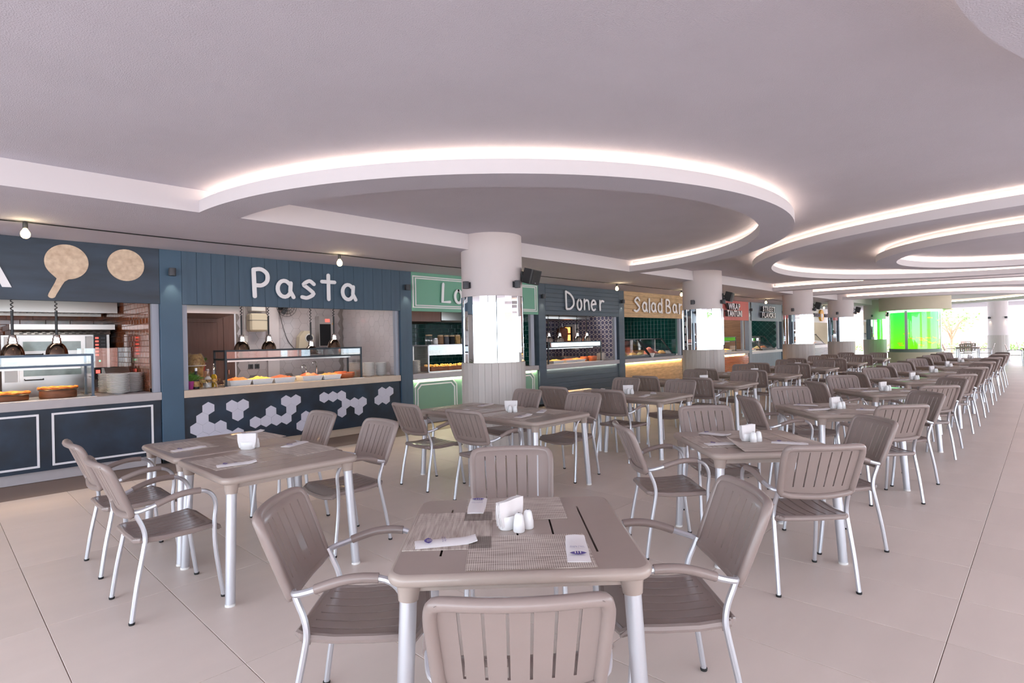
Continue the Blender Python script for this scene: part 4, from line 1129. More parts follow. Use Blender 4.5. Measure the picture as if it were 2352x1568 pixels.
bottle(2.845, 8.60, [(.036, 0), (.04, .01), (.04, .15), (.024, .18), (0, .185)], 'square golden oil bottle with pourer on the pasta counter', 'oil', (('neck', [(.016, .18), (.014, .25), (0, .25)], 'glass'), ('pourer', [(.012, .25), (.012, .28), (.006, .29), (.005, .33), (0, .33)], 'chrome')))
bottle(2.755, 8.56, [(.045, 0), (.05, .01), (.05, .09), (.03, .13), (.018, .19), (.018, .26), (0, .26)], 'clear garlic bottle behind the stacked glass cups', 'glass', (('garlic', [(.044, .005), (.044, .13), (.02, .16), (0, .16)], 'pvc'),))
for k, (x, y, f, nm) in enumerate(((2.66, 8.45, 'saladf', 'herb'), (2.735, 8.47, 'dpasta', 'crumb'), (2.805, 8.45, 'yellowf', 'cream'), (2.86, 8.52, 'sauce', 'chilli'))):
    t = thing('footed_cup', 'small footed glass cup of %s on the pasta counter' % nm, 'cup', (x, y, ZT_), 0, 'footed glass cups')
    obj('cup', MB().lathe([(.034, 0), (.034, .004), (.007, .012), (.007, .05), (.03, .075), (.044, .12), (.041, .12), (.02, .075), (0, .07)], 16), X['glass'], t)
    fo = obj('filling', MB().lathe([(.02, .078), (.037, .108), (.018, .118), (0, .12)], 14), X[f], t); fo['kind'] = 'stuff'

# ---- green (Local) stall
w3 = grout('y', 10.6, -1, 6.05, 9.6, 0, ZS, 'grout_g', 'wall_back'); tile_wall('glazed_tiles', w3, 'y', 10.6, -1, 6.06, 9.59, .93, 2.12, .2, .1, .008, 'gtile', 'grout_g')
w4 = grout('x', 9.59, -1, YF + .17, 10.6, 0, ZS, 'grout_g', 'wall_right'); tile_wall('glazed_tiles', w4, 'x', 9.59, -1, 8.5, 10.59, .93, 2.12, .2, .1, .008, 'gtile', 'grout_g')
lh = thing('extractor_hood', 'steel hood with red panel in the green stall', 'hood', (0, 0, 0))
obj('canopy', MB().prism([(9.8, 1.99), (9.8, 2.4), (10.1, 2.785), (10.5, 2.785), (10.5, 1.95), (9.84, 1.95)], 'x', 8.0, 9.4), X['steel'], lh)
obj('side_panel', MB().prism([(9.8, 1.96), (9.8, 2.4), (10.1, 2.785), (10.5, 2.785), (10.5, 1.93)], 'x', 6.3, 7.98), X['door'], lh)
def display_case(x0, x1, y0, y1, z0, z1, label, m, shelf=True):
    t = thing('display_case', label, 'display case', (0, 0, 0), 0, 'glass food display cases')
    s = .022
    pm = fixn(MB().box(0, s, 0, s, z0, z1).mesh('post', X[m]))
    for x in (x0, x1 - s):
        for y in (y0, y1 - s): link('post', pm, t, (x, y, 0))
    obj('top_frame', MB().box(x0, x1, y0, y0 + s, z1 - s, z1).box(x0, x1, y1 - s, y1, z1 - s, z1).box(x0, x0 + s, y0 + s, y1 - s, z1 - s, z1).box(x1 - s, x1, y0 + s, y1 - s, z1 - s, z1), X[m], t)
    obj('top_panel', MB().box(x0 + s, x1 - s, y0 + s, y1 - s, z1 - .012, z1 - .002), X['steel'], t)
    obj('front_glass', MB().box(x0 + s, x1 - s, y0 + .008, y0 + .014, z1 - .2, z1 - s), X['glass2'], t)
    obj('end_glass', MB().box(x0 + .008, x0 + .014, y0 + s, y1 - s, z0 + .02, z1 - s), X['glass'], t)
    obj('base_tray', MB().box(x0, x1, y0, y1, z0, z0 + .02), X['steel'], t)
    l = area_light('case_light', ((x0 + x1) / 2, y0 + .1, z1 - .03), x1 - x0 - .1, .03, 5 * (x1 - x0), (1, .86, .66)); l.parent = t
    return t
display_case(6.52, 8.9, 8.40, 8.9, ZT_, 1.455, 'steel framed glass case with jars on top in the green stall', 'alu')
jl = [(6.745, .075, .17, 'glass', 'cork', 'oil jar with cork ball'), (6.905, .05, .10, 'pvc', 'alu', 'small white jar with handle'), (7.03, .062, .16, 'olive', 'cork', 'spice jar of pale brown seeds'), (7.175, .062, .155, 'charcoal', 'cork', 'spice jar of dark olives'), (7.32, .062, .155, 'dark', 'cork', 'spice jar of black seeds'), (7.47, .062, .16, 'dpasta', 'cork', 'spice jar of pale grains'), (7.63, .045, .11, 'pvc', 'alu', 'small white jar next to the column edge'), (7.78, .06, .15, 'olive', 'cork', 'spice jar hidden behind the column')]
for x, r, h, m_, l_, lb in jl:
    t = thing('storage_jar', lb + ' on the green stall case', 'jar', (x, 8.66, 1.456), 0, 'storage jars on the glass case')
    obj('jar_body', MB().lathe([(r * .95, 0), (r, .006), (r, h * .92), (r * .9, h), (0, h)], 20), X[m_], t)
    obj('jar_lid', MB().lathe([(r * .86, h), (r * .9, h + .006), (r * .88, h + .026), (0, h + .03)], 18), X[l_], t)
for k, (x, f) in enumerate(((6.82, 'woodblk'), (7.25, 'woodblk'), (7.68, 'woodblk'), (8.11, 'woodblk'), (8.5, 'woodblk'))):
    t = thing('wooden_crate', 'brown wooden crate of snacks, %s from the left in the green stall case' % ordn[k], 'crate', (x, 8.64, ZT_ + .021), 0, 'food crates in the green stall case')
    obj('crate', MB().box(-.2, .2, -.2, -.185, 0, .08).box(-.2, .2, .185, .2, 0, .08).box(-.2, -.185, -.185, .185, 0, .08).box(.185, .2, -.185, .185, 0, .08).box(-.185, .185, -.185, .185, 0, .01), X[f], t)
    f_ = MB(); rn = random.Random(k)
    for q in range(46):
        f_.lathe([(0, -.02), (.018, -.012), (.024, 0), (.018, .012), (0, .02)], 6, (rn.uniform(-.16, .16), rn.uniform(-.16, .16), rn.uniform(.07, .105)))
    fo = obj('snacks', f_, X['yellowf'], t); fo['kind'] = 'stuff'
stack(6.33, 8.60, ZT_, 17, 'plate stack left in the green stall', 'plates in the green stall left stack', step=.0135)
stack(9.05, 8.58, ZT_, 17, 'plate stack right in the green stall', 'plates in the green stall right stack', step=.0135)

# ---- doner stall
w5 = grout('y', 10.6, -1, 9.8, 12.87, 0, ZS, 'pattern', 'wall_back'); w6 = grout('x', 12.86, -1, YF + .17, 10.6, 0, ZS, 'pattern', 'wall_right')
dh = thing('extractor_hood', 'dark steel hood over the doner spit', 'hood', (0, 0, 0))
obj('canopy', MB().box(9.9, 12.5, 9.0, 10.5, 2.03, 2.09).prism([(9.0, 2.09), (9.3, 2.785), (10.5, 2.785), (10.5, 2.09)], 'x', 9.9, 12.5), X['steel'], dh)
ds = thing('doner_grill', 'upright doner spit with stacked meat before a glowing burner', 'grill', (11.93, 9.5, ZT_))
obj('meat_cone', MB().lathe([(.06, .32), (.12, .36), (.135, .5), (.15, .68), (.155, .8), (.14, .87), (.05, .90), (0, .91)], 22), X['meat'], ds)
obj('spit', MB().tube([(0, 0, .1), (0, 0, 1.0)], .012, 8), X['steel'], ds)
obj('burner', MB().box(.22, .28, -.12, .12, .3, .92), X['blackm'], ds)
for k in range(3): obj('flame_panel', MB().box(.212, .221, -.1, .1, .34 + k * .2, .50 + k * .2), X['heat'], ds)
obj('grill_base', MB().box(-.25, .35, -.25, .25, .0, .1).lathe([(.2, .1), (.22, .12), (0, .13)], 20), X['steel'], ds)
cb = obj('control_box', MB().box(.36, .52, -.15, .15, .28, .98), X['pvc'], ds)
for z in (.4, .62, .84): obj('knob', MB().tube([(.44, -.15, z), (.44, -.185, z)], .03, 12), X['black'], cb)
dbn = thing('doner_bench', 'steel bench carrying the doner spit', 'bench', (0, 0, 0)); obj('bench_top', MB().box(9.9, 12.8, 9.15, 10.5, .88, .9315), X['steel'], dbn); obj('bench_body', MB().box(9.95, 12.75, 9.2, 10.5, .02, .88), X['steel'], dbn)
gantry(10.01, 12.16, 'anthracite display shelf in the doner stall', 'dkframe')
for k, x in enumerate((10.41, 10.83, 11.55, 11.96)): heat_lamp(x, 8.72, 1.452, 'chrome heat lamp, %s from the left over the doner shelf' % ordn[k], 'chrome')
tray(10.47, 8.60, .40, .28, .06, 'white tray of salad at the left of the doner shelf', 'saladf'); tray(10.97, 8.60, .42, .28, .06, 'white tray of sliced meat in the doner shelf', 'sauce'); tray(11.42, 8.66, .40, .3, .06, 'white tray of golden rice in the doner shelf', 'pasta')
claypot(11.82, 8.72, .1, .11, 'terracotta pot behind the doner trays'); claypot(12.0, 8.58, .12, .12, 'terracotta pot at the right of the doner shelf')
stack(12.45, 8.62, ZT_, 15, 'plate stack beside the doner shelf', 'plates in the doner stack', step=.0122)

# ---- salad stall
w7 = grout('y', 10.6, -1, 13.08, 16.58, 0, ZS, 'grout_g', 'wall_back'); tile_wall('glazed_tiles', w7, 'y', 10.6, -1, 13.1, 16.57, .93, 2.3, .125, .125, .007, 'gtile', 'grout_g', bond=False)
w8 = grout('x', 16.57, -1, YF + .17, 10.6, 0, ZS, 'grout_g', 'wall_right'); tile_wall('glazed_tiles', w8, 'x', 16.57, -1, 8.6, 10.59, .93, 2.3, .125, .125, .007, 'gtile', 'grout_g', bond=False)
def slant_case(x0, x1, label, yb=9.05, yf=8.42, yt=8.80, zb=1.0, zt=1.45):
    t = thing('cold_display', label, 'display case', (0, 0, 0), 0, 'slanted cold display cases')
    obj('base', MB().bbox(x0, x1, yf - .06, yb, ZT_, zb, .006), X['charcoal'], t)
    obj('top_bar', MB().box(x0, x1, yt - .03, yb, zt, zt + .03), X['black'], t)
    for x in (x0, x1 - .03):
        obj('side_frame', MB().prism([(yf, zb), (yf + .04, zb), (yt + .03, zt), (yt - .01, zt)], 'x', x, x + .03), X['black'], t)
    obj('slanted_glass', MB().prism([(yf + .006, zb), (yf + .012, zb), (yt + .006, zt), (yt, zt)], 'x', x0 + .03, x1 - .03), X['glass'], t)
    obj('back_post', MB().box(x0, x0 + .03, yb - .03, yb, zb, zt).box(x1 - .03, x1, yb - .03, yb, zb, zt), X['alu'], t)
    obj('back_glass', MB().box(x0 + .03, x1 - .03, yb - .02, yb - .014, zb, zt), X['glass'], t)
    l = area_light('case_light', ((x0 + x1) / 2, yt + .06, zt - .01), x1 - x0 - .12, .03, 5 * (x1 - x0), (1, .95, .86)); l.parent = t
def platter(x, y, z, r, food, label, hgt=.07):
    t = thing('food_platter', label, 'platter', (x, y, z))
    obj('platter', MB().lathe([(r * .7, 0), (r, .014), (r * .97, .017), (r * .6, .008), (0, .008)], 22), X['ceramic'], t)
    m = MB(); rn = random.Random(int(x * 91)); n = 16; vs = []
    pr = [(r * .84, .014), (r * .74, hgt * .5), (r * .45, hgt * .9), (r * .15, hgt)]
    for rr, zz in pr:
        for k in range(n): vs.append((rr * math.cos(2 * PI * k / n) * rn.uniform(.9, 1.06), rr * math.sin(2 * PI * k / n) * rn.uniform(.9, 1.06), zz * rn.uniform(.85, 1.15)))
    vs.append((0, 0, hgt * 1.03))
    fs = [(i * n + k, i * n + (k + 1) % n, (i + 1) * n + (k + 1) % n, (i + 1) * n + k) for i in range(3) for k in range(n)] + [(3 * n + k, 3 * n + (k + 1) % n, 4 * n) for k in range(n)]
    m.add(vs, fs, 0, True); fo = obj('food', m, X[food], t); fo['kind'] = 'stuff'
slant_case(13.2, 14.62, 'left slanted glass case on the salad counter'); slant_case(14.66, 16.05, 'right slanted glass case on the salad counter')
platter(13.62, 8.72, 1.001, .2, 'saladf', 'green salad platter at the left of the salad case', .12); platter(14.05, 8.62, 1.001, .15, 'yellowf', 'yellow salad platter near the salad glass', .08); platter(14.25, 8.86, 1.001, .16, 'sauce', 'red salad platter behind the yellow one'); platter(14.45, 8.64, 1.001, .12, 'saladf', 'small mixed salad platter by the case divider')
platter(15.05, 8.68, 1.001, .2, 'fishf', 'large pink melon platter in the right salad case', .2); platter(15.45, 8.72, 1.001, .15, 'sauce', 'brown salad platter beside the melon', .08); platter(15.75, 8.66, 1.001, .16, 'yellowf', 'yellow fruit platter at the right of the salad case', .1)
stack(16.18, 8.66, ZT_, 4, 'bowl stack right on the salad counter', 'bowls on the salad counter', bowl_me, .034, 'bowl')
wb_ = thing('white_bowl', 'white bowl set before the divider of the salad cases', 'bowl', (14.62, 8.335, ZT_ ), 0); obj('bowl', MB().lathe([(.03, 0), (.034, .004), (.06, .07), (.075, .12), (.072, .12), (.055, .07), (0, .02)], 20), X['ceramic'], wb_)

# ---- coral stall, grey plank stall, oval sign stall
grout('x', 21.87, -1, YF + .17, 10.6, 0, ZS, 'oak', 'wall_right'); grout('y', 10.6, -1, 18.5, 21.88, 0, ZS, 'oak', 'wall_back')
gantry(18.9, 20.87, 'dark display shelf in the coral sign stall', 'dkframe', zt=1.475)
for k, x in enumerate((19.65, 20.1)): heat_lamp(x, 8.72, 1.5, 'chrome heat lamp at the %s in the coral sign stall' % ('left' if k == 0 else 'right'), 'chrome')
tray(20.42, 8.62, .5, .3, .06, 'dark tray of golden wraps in the coral stall', 'yellowf'); tray(19.75, 8.62, .5, .3, .06, 'tray of wraps near the column in the coral stall', 'pasta')
stack(21.12, 8.62, ZT_, 15, 'plate stack in the coral sign stall', 'plates in the coral stall stack', step=.0125)
w9 = grout('x', 25.57, -1, YF + .17, 10.6, 0, ZS, 'grout_g', 'wall_right'); w10 = grout('y', 10.6, -1, 22.1, 25.58, 0, ZS, 'grout_g', 'wall_back')
m = MB(); q = .19 / math.sqrt(2)
yy = 0
for i in range(-2, 16):
    for j in range(-2, 12):
        yc = 8.5 + (i + (j % 2) * .5) * .27; zc_ = .93 + j * .135
        if 8.55 < yc < 10.5 and .95 < zc_ < 2.3:
            m.add([(25.57 - .006, yc - .128, zc_), (25.57 - .006, yc, zc_ - .128), (25.57 - .006, yc + .128, zc_), (25.57 - .006, yc, zc_ + .128), (25.571, yc - .128, zc_), (25.571, yc, zc_ - .128), (25.571, yc + .128, zc_), (25.571, yc, zc_ + .128)],
                  [(0, 1, 2, 3), (0, 4, 5, 1), (1, 5, 6, 2), (2, 6, 7, 3), (3, 7, 4, 0)])
tag(obj('diamond_tiles', m, X['gtile'], w9), kind='stuff')
ZT_ = .886
slant_case(23.4, 24.9, 'slanted glass case on the grey plank counter', zb=.96)
platter(23.8, 8.7, .961, .18, 'saladf', 'green platter in the grey plank stall case', .1); platter(24.4, 8.7, .961, .18, 'pasta', 'orange platter in the grey plank stall case', .1)
gantry(22.3, 23.3, 'small dark display shelf in the grey plank stall', 'dkframe', zt=1.42, zb=.885, zg=(1.3, 1.39))
tray(22.8, 8.62, .45, .3, .06, 'tray of orange food in the grey plank stall', 'pasta')
ZT_ = .961
grout('y', 10.6, -1, 29.7, 33.0, 0, ZS, 'beige', 'wall_back')
slant_case(30.1, 32.3, 'slanted glass case on the white lattice counter', zb=1.02, zt=1.48)
platter(30.8, 8.7, 1.021, .18, 'pasta', 'orange platter in the white lattice stall case', .1); platter(31.5, 8.7, 1.021, .18, 'yellowf', 'yellow platter in the white lattice stall case', .1)
# ------------------------------------------------------------------ armchair (feet +-0.235 apart, front at +y)
def bow(x): return -.032 * (1 - (x / .222) ** 2)
def back_y(x, z): return -.2 - .40 * (z - .6) + bow(x) + (-.5 * (z - .83) ** 2 * 6 if z > .83 else 0)
def half_w(z): return .205 + .016 * (z - .58) / .28
SLX = [-.15, -.09, -.03, .03, .09, .15]
def cols_x(w, s=.0042):
    u = [-1.0]
    for x in SLX: u += [x - s, x + s]
    return u + [1.0]
def make_chair(name, label, group):
    t = thing(name, label, 'chair', group=group)
    al, pl = X['alu'], X['plast']
    # backrest: moulded slatted panel inside a rounded rim
    b = MB(); us = [-.222, -.216, -.205, -.18] + [v for x in SLX for v in (x - .0042, x + .0042)] + [.18, .205, .216, .222]
    vs = [.566, .578, .60, .628, .68, .735, .79, .842, .860, .870, .876]
    slots = {3 + 2 * k for k in range(6)}
    slots = {i for i in range(len(us) - 1) if any(abs((us[i] + us[i + 1]) / 2 - x) < .002 for x in SLX)}
    def fb(u, v, s): 
        cu, cv, cb = max(0, (abs(u) - .2) / .022), max(0, (v - .858) / .018), max(0, (.58 - v) / .014)
        w = half_w(v) / .221 * (1.015 - .10 * max(0, (v - .835) / .041) ** 2.5)
        return (u * w, back_y(u * w, v) - .016 * (cu * cu + cv * cv + cb * cb) + (-.011 if s else 0) * (1 if cu + cv + cb < .9 else .4), v - .006 * cu * cu * (v > .84))
    b.shell(fb, us, vs, lambda i, j: i in slots and 3 <= j <= 6)
    rim = []
    for p in spl([(-.2, .585, 0), (-.212, .62, 0), (-.218, .72, 0), (-.222, .80, 0), (-.218, .845, 0), (-.195, .868, 0), (-.1, .872, 0), (0, .873, 0), (.1, .872, 0), (.195, .868, 0), (.218, .845, 0), (.222, .80, 0), (.218, .72, 0), (.212, .62, 0), (.2, .585, 0), (.1, .572, 0), (0, .568, 0), (-.1, .572, 0)], 3)[:-1]:
        rim.append((p.x, back_y(p.x, p.y) - .0175, p.y))
    rim.append((-.15, back_y(-.15, .575) - .0175, .575))
    b.tube(rim, .0185, 10, closed=True)
    obj('backrest', b, pl, t)
    # seat with front-to-back slots and rolled edge
    s = MB(); us2 = [-.2, -.175] + us[4:-4] + [.175, .2]
    vs2 = [-.195, -.165, -.10, -.03, .05, .12, .168, .205, .235]
    def fs(u, v, sd):
        w = .198 + .03 * (v + .2) / .43
        z = .449 - .012 * math.sin(min(1, (v + .2) / .36) * PI) + (-.9 * (v - .17) ** 2 * 9 if v > .17 else 0) - .004 * (1 - abs(u) / .2)
        return (u / .2 * w, v, z - (.010 if sd else 0))
    slots2 = {i for i in range(len(us2) - 1) if any(abs((us2[i] + us2[i + 1]) / 2 - x) < .002 for x in SLX)}
    s.shell(fs, us2, vs2, lambda i, j: i in slots2 and 1 <= j <= 5)
    ed = []
    for u, v in [(-.2, -.18), (-.2, -.06), (-.2, .08), (-.2, .18), (-.185, .222), (-.1, .236), (0, .238), (.1, .236), (.185, .222), (.2, .18), (.2, .08), (.2, -.06), (.2, -.18), (.18, -.197), (0, -.2), (-.18, -.197)]:
        p = fs(u, v, 0); ed.append((p[0], p[1], p[2] - .012))
    s.tube(ed, .0165, 8, closed=True)
    for sx in (-1, 1):
        s.tube([(sx * .17, -.165, .428), (sx * .218, -.158, .425)], .017, 8); s.tube([(sx * .19, .185, .432), (sx * .236, .193, .43)], .016, 8)
    obj('seat', s, pl, t)
    cap = fixn(MB().lathe([(.0145, 0), (.0155, .004), (.0155, .012), (.0, .012)], 10).mesh('foot_cap', X['rubber']))
    for sx in (-1, 1):
        fr = obj('leg', MB().tube(spl([(sx * .243, .234, .006), (sx * .24, .214, .15), (sx * .237, .195, .32), (sx * .238, .194, .46), (sx * .242, .202, .55), (sx * .247, .188, .61), (sx * .252, .155, .648), (sx * .256, .10, .665), (sx * .258, .02, .664), (sx * .257, -.06, .646), (sx * .25, -.13, .622), (sx * .236, -.185, .606), (sx * .212, -.204, .602)], 3), .0125, 8), al, t)
        link('foot_cap', cap, fr, (sx * .243, .234, 0))
        rr = obj('leg', MB().tube(spl([(sx * .235, -.234, .006), (sx * .229, -.204, .2), (sx * .221, -.168, .38), (sx * .217, -.158, .45), (sx * .215, -.168, .51), (sx * .212, -.19, .565), (sx * .21, -.208, .61)], 3), .0125, 8), al, t)
        link('foot_cap', cap, rr, (sx * .235, -.234, 0))
        obj('armrest', MB().tube(spl([(sx * .255, .115, .664), (sx * .258, .06, .667), (sx * .258, 0, .662), (sx * .257, -.06, .647), (sx * .253, -.112, .629)], 3), .0175, 10), pl, t)
    return t
# ------------------------------------------------------------------ square table
def make_table(label, group):
    t = thing('dining_table', label, 'table', group=group)
    m = MB(); zt, zb = .742, .700
    h, r = .375, .052; pr = []
    for k in range(9):
        a = PI / 2 - PI * k / 8
        pr.append((h_ := .018 * math.cos(a), (zt + zb) / 2 + (zt - zb) / 2 * math.sin(a)))
    path = []
    for cx, cy, a0 in ((h, h, 0), (-h, h, 90), (-h, -h, 180), (h, -h, 270)):
        for k in range(7): path.append((cx, cy, R(a0 + 15 * k)))
    vs = []
    for cx, cy, a in path:
        for o, z in pr: vs.append((cx + (r + o) * math.cos(a), cy + (r + o) * math.sin(a), z))
    n = len(path); K = len(pr); fs = []
    for i in range(n):
        for k in range(K - 1): fs.append((i * K + k, ((i + 1) % n) * K + k, ((i + 1) % n) * K + k + 1, i * K + k + 1))
    m.add(vs, fs, 0, True)
    # top plate: slotted field, side strips, corner fans
    xs = [-h, -.284, -.276, -.144, -.136, -.004, .004, .136, .144, .276, .284, h]; ys = [-h, -.276, .276, h]
    for i in range(len(xs) - 1):
        for j in range(3):
            sl = (i % 2 == 1) and j == 1
            x0, x1, y0, y1 = xs[i], xs[i + 1], ys[j], ys[j + 1]
            if not sl: m.add([(x0, y0, zt), (x1, y0, zt), (x1, y1, zt), (x0, y1, zt)], [(0, 1, 2, 3)])
            else:
                q = [(x0, y0), (x1, y0), (x1, y1), (x0, y1)]
                m.add([(a, b, zt) for a, b in q] + [(a, b, zb + .008) for a, b in q], [(0, 1, 5, 4), (1, 2, 6, 5), (2, 3, 7, 6), (3, 0, 4, 7)])
    for sx in (-1, 1):
        m.add([(sx * h, -h, zt), (sx * (h + r), -h, zt), (sx * (h + r), h, zt), (sx * h, h, zt)], [(0, 1, 2, 3)]); m.add([(-h, sx * h, zt), (h, sx * h, zt), (h, sx * (h + r), zt), (-h, sx * (h + r), zt)], [(0, 1, 2, 3)])
    for cx, cy, a0 in ((h, h, 0), (-h, h, 90), (-h, -h, 180), (h, -h, 270)):
        c = [(cx, cy, zt)] + [(cx + r * math.cos(R(a0 + 15 * k)), cy + r * math.sin(R(a0 + 15 * k)), zt) for k in range(7)]
        m.add(c, [(0, k, k + 1) for k in range(1, 7)])
    obj('tabletop', m, X['plast2'], t)
    obj('under_frame_slot_blind', MB().box(-.40, .40, -.40, .40, zb - .004, zb + .006).box(-.36, .36, -.375, -.355, .665, zb).box(-.36, .36, .355, .375, .665, zb).box(-.375, -.355, -.36, .36, .665, zb).box(.355, .375, -.36, .36, .665, zb), X['plast2'], t)  # includes an unseen plate added to block light through the slots
    for sx in (-1, 1):
        for sy in (-1, 1):
            l = obj('leg', MB().tube([(sx * .378, sy * .378, .655), (sx * .408, sy * .408, .012)], [.0295, .027], 16), X['alu'], t)
            obj('leg_collar', MB().tube([(sx * .376, sy * .376, .700), (sx * .377, sy * .377, .675), (sx * .379, sy * .379, .640)], [.044, .038, .0335], 16), X['plast2'], l)
            obj('foot_cap', MB().tube([(sx * .408, sy * .408, .014), (sx * .4086, sy * .4086, 0)], .0285, 16), X['pvc'], l)
    return t
chair0 = make_chair('dining_armchair', 'x', 'taupe slatted armchairs')
table0 = make_table('x', 'square taupe tables')
mat_me = None
def mat_mesh():
    w, d, z = .22, .163, .0028; m = MB(); us = [-w + 2 * w * i / 8 for i in range(9)]; vs = [-d, d]
    m.bbox(-w, w, -d, d, 0, z, .0012)
    return fixn(m.mesh('placemat', X['weave']))
mat_me = mat_mesh()
curl = MB()
us = [-.22 + .44 * i / 14 for i in range(15)]; vs = [-.163, -.05, .06, .163]
curl.shell(lambda u, v, s: (u, v, .0012 + (.055 * max(0, (-u - .10) / .12) ** 2 * max(0, (v + .163) / .326) ** 1.3) + (.0016 if s == 0 else 0)), us, vs)
curl_me = fixn(curl.mesh('placemat', X['weave']))
# cutlery packet: creased paper sleeve .23 x .08
def packet_mesh(seed):
    rn = random.Random(seed); m = MB()
    us = [-.115 + .23 * i / 12 for i in range(13)]; vs = [-.04, -.028, 0, .028, .04]
    hz = {}
    def f(u, v, s):
        e = 1 - (abs(v) / .04) ** 2; end = 1 - max(0, (abs(u) - .09) / .03)
        k = hz.setdefault((round(u, 4), round(v, 4)), rn.uniform(-.0016, .0016))
        return (u, v * (1 - .12 * max(0, u / .115) ** 2), (.002 + .009 * e * max(.35, end) + k + (.010 * max(0, (u - .08) / .035) if seed % 2 else 0)) if s == 0 else .0005 + (.008 * max(0, (u - .08) / .035) if seed % 2 else 0))
    m.shell(f, us, vs); return fixn(m.mesh('cutlery_packet', X['paper']))
pk_me = [packet_mesh(k) for k in range(4)]
def logo_mesh():
    m = MB(); n = 20
    # leaf outline with three pale prongs left open
    up = [(-.03 + .06 * i / 10, .0155 * math.sin(PI * i / 10) ** .8) for i in range(11)]
    lo_ = [(.03 - .06 * i / 10, -.0155 * math.sin(PI * i / 10) ** .8) for i in range(11)]
    bars = [(-.012, -.008), (-.003, .001), (.006, .010)]
    xs = [-.03, -.02, -.012, -.008, -.003, .001, .006, .010, .02, .03]
    hh = lambda x: .0155 * max(0, math.sin(PI * (x + .03) / .06)) ** .8
    for a, b in zip(xs[:-1], xs[1:]):
        if (a, b) in bars:
            m.add([(a, -hh(a), 0), (b, -hh(b), 0), (b, -.006, 0), (a, -.006, 0)], [(0, 1, 2, 3)])
        else: m.add([(a, -hh(a), 0), (b, -hh(b), 0), (b, hh(b), 0), (a, hh(a), 0)], [(0, 1, 2, 3)])
    return m.mesh('printed_logo', X['print'])
lg_me = logo_mesh()
tx_me = text_mesh('Simply Clean\nOnly For You', .0095, 0.0); tx_me.materials.clear(); tx_me.materials.append(X['print'])
# napkin holder, napkins, shakers
def mk_holder():
    m = MB(); m.lathe([(.048, 0), (.052, .004), (.053, .05), (.050, .054), (.045, .054), (.044, .012), (0, .010)], 28, sx=1, sy=.62); return fixn(m.mesh('napkin_holder', X['ceramic']))
ho_me = mk_holder()
sh_me = fixn(MB().lathe([(.022, 0), (.024, .004), (.0225, .03), (.0175, .06), (.015, .068), (.009, .073), (0, .0745)], 20).mesh('shaker', X['ceramic']))
sh_dot = fixn(MB().lathe([(0, .0735), (.004, .0742), (.004, .0752), (0, .0754)], 8).mesh('pour_hole', X['charcoal']))
nap_me = []
for k in range(3):
    m = MB(); rn = random.Random(k)
    us = [-.078 + .156 * i / 8 for i in range(9)]; vs = [.0, .05, .085, .118]
    def f(u, v, s, k=k):
        wv = .003 * math.sin(u * 60 + k) * v / .1
        return (u * (.72 + .16 * min(1, v / .06)), wv + (.0009 if s else -.0009) + (v - .05) * .04 * (k - 1), .016 + v * .84 - .003 * k + .10 * u * v / .1 * (k * .3))
    m.shell(f, us, vs); nap_me.append(fixn(m.mesh('napkin', X['paper'])))
ZTAB = .7425
def centrepiece(x, y, rz, where, sy=-1):
    h = link('napkin_holder', ho_me, None, (x, y, ZTAB), rz); tag(h, 'oval white ceramic napkin holder on ' + where, 'napkin holder', 'napkin holders on the tables')
    c, s = math.cos(rz), math.sin(rz)
    n = thing('paper_napkins', 'folded white paper napkins standing in the holder on ' + where, 'napkins', (x, y, ZTAB + .0), rz, 'napkin bundles on the tables')
    for k in range(7): link('napkin', nap_me[k % 3], n, (0, (k - 3) * .0062, .0), rot=((k - 3) * .022, 0, (k - 3) * .012))
    for k, dx in enumerate((-.027, .027)):
        px, py = dx + .012, sy * (.062 + .004 * k)
        o = thing('shaker', 'white ceramic %s shaker by the napkins on ' % ('left' if k == 0 else 'right') + where, 'shaker', (x + px * c - py * s, y + px * s + py * c, ZTAB), rz, 'salt and pepper shakers')
        link('shaker_body', sh_me, o); link('pour_hole', sh_dot, o)
def place_mat(x, y, rz, lb, curled=False):
    o = link('placemat', curl_me if curled else mat_me, None, (x, y, ZTAB - .0003), rz); tag(o, lb, 'placemat', 'woven placemats')
pc = [0]
def packet(x, y, rz, lb, text=False, z=.0028):
    pc[0] += 1
    t = thing('cutlery_packet', lb, 'packet', (x, y, ZTAB + z), rz, 'paper cutlery packets')
    link('sleeve', pk_me[pc[0] % 4], t)
    link('printed_logo', lg_me, t, (-.065, 0, .0145), rot=(0, 0, -PI / 2))
    if text: link('printed_text', tx_me, t, (-.005, 0, .0145), rot=(0, 0, -PI / 2))
first = {'c': True, 't': True}
def put(kind, proto, loc, rz, label, group, skip=()):
    if first[kind]:
        first[kind] = False
        proto.location = loc; proto.rotation_euler = (0, 0, rz); proto['label'] = label; proto['group'] = group
        return proto
    return dup(proto, loc, rz, label, group, skip)
rnd = random.Random(11)
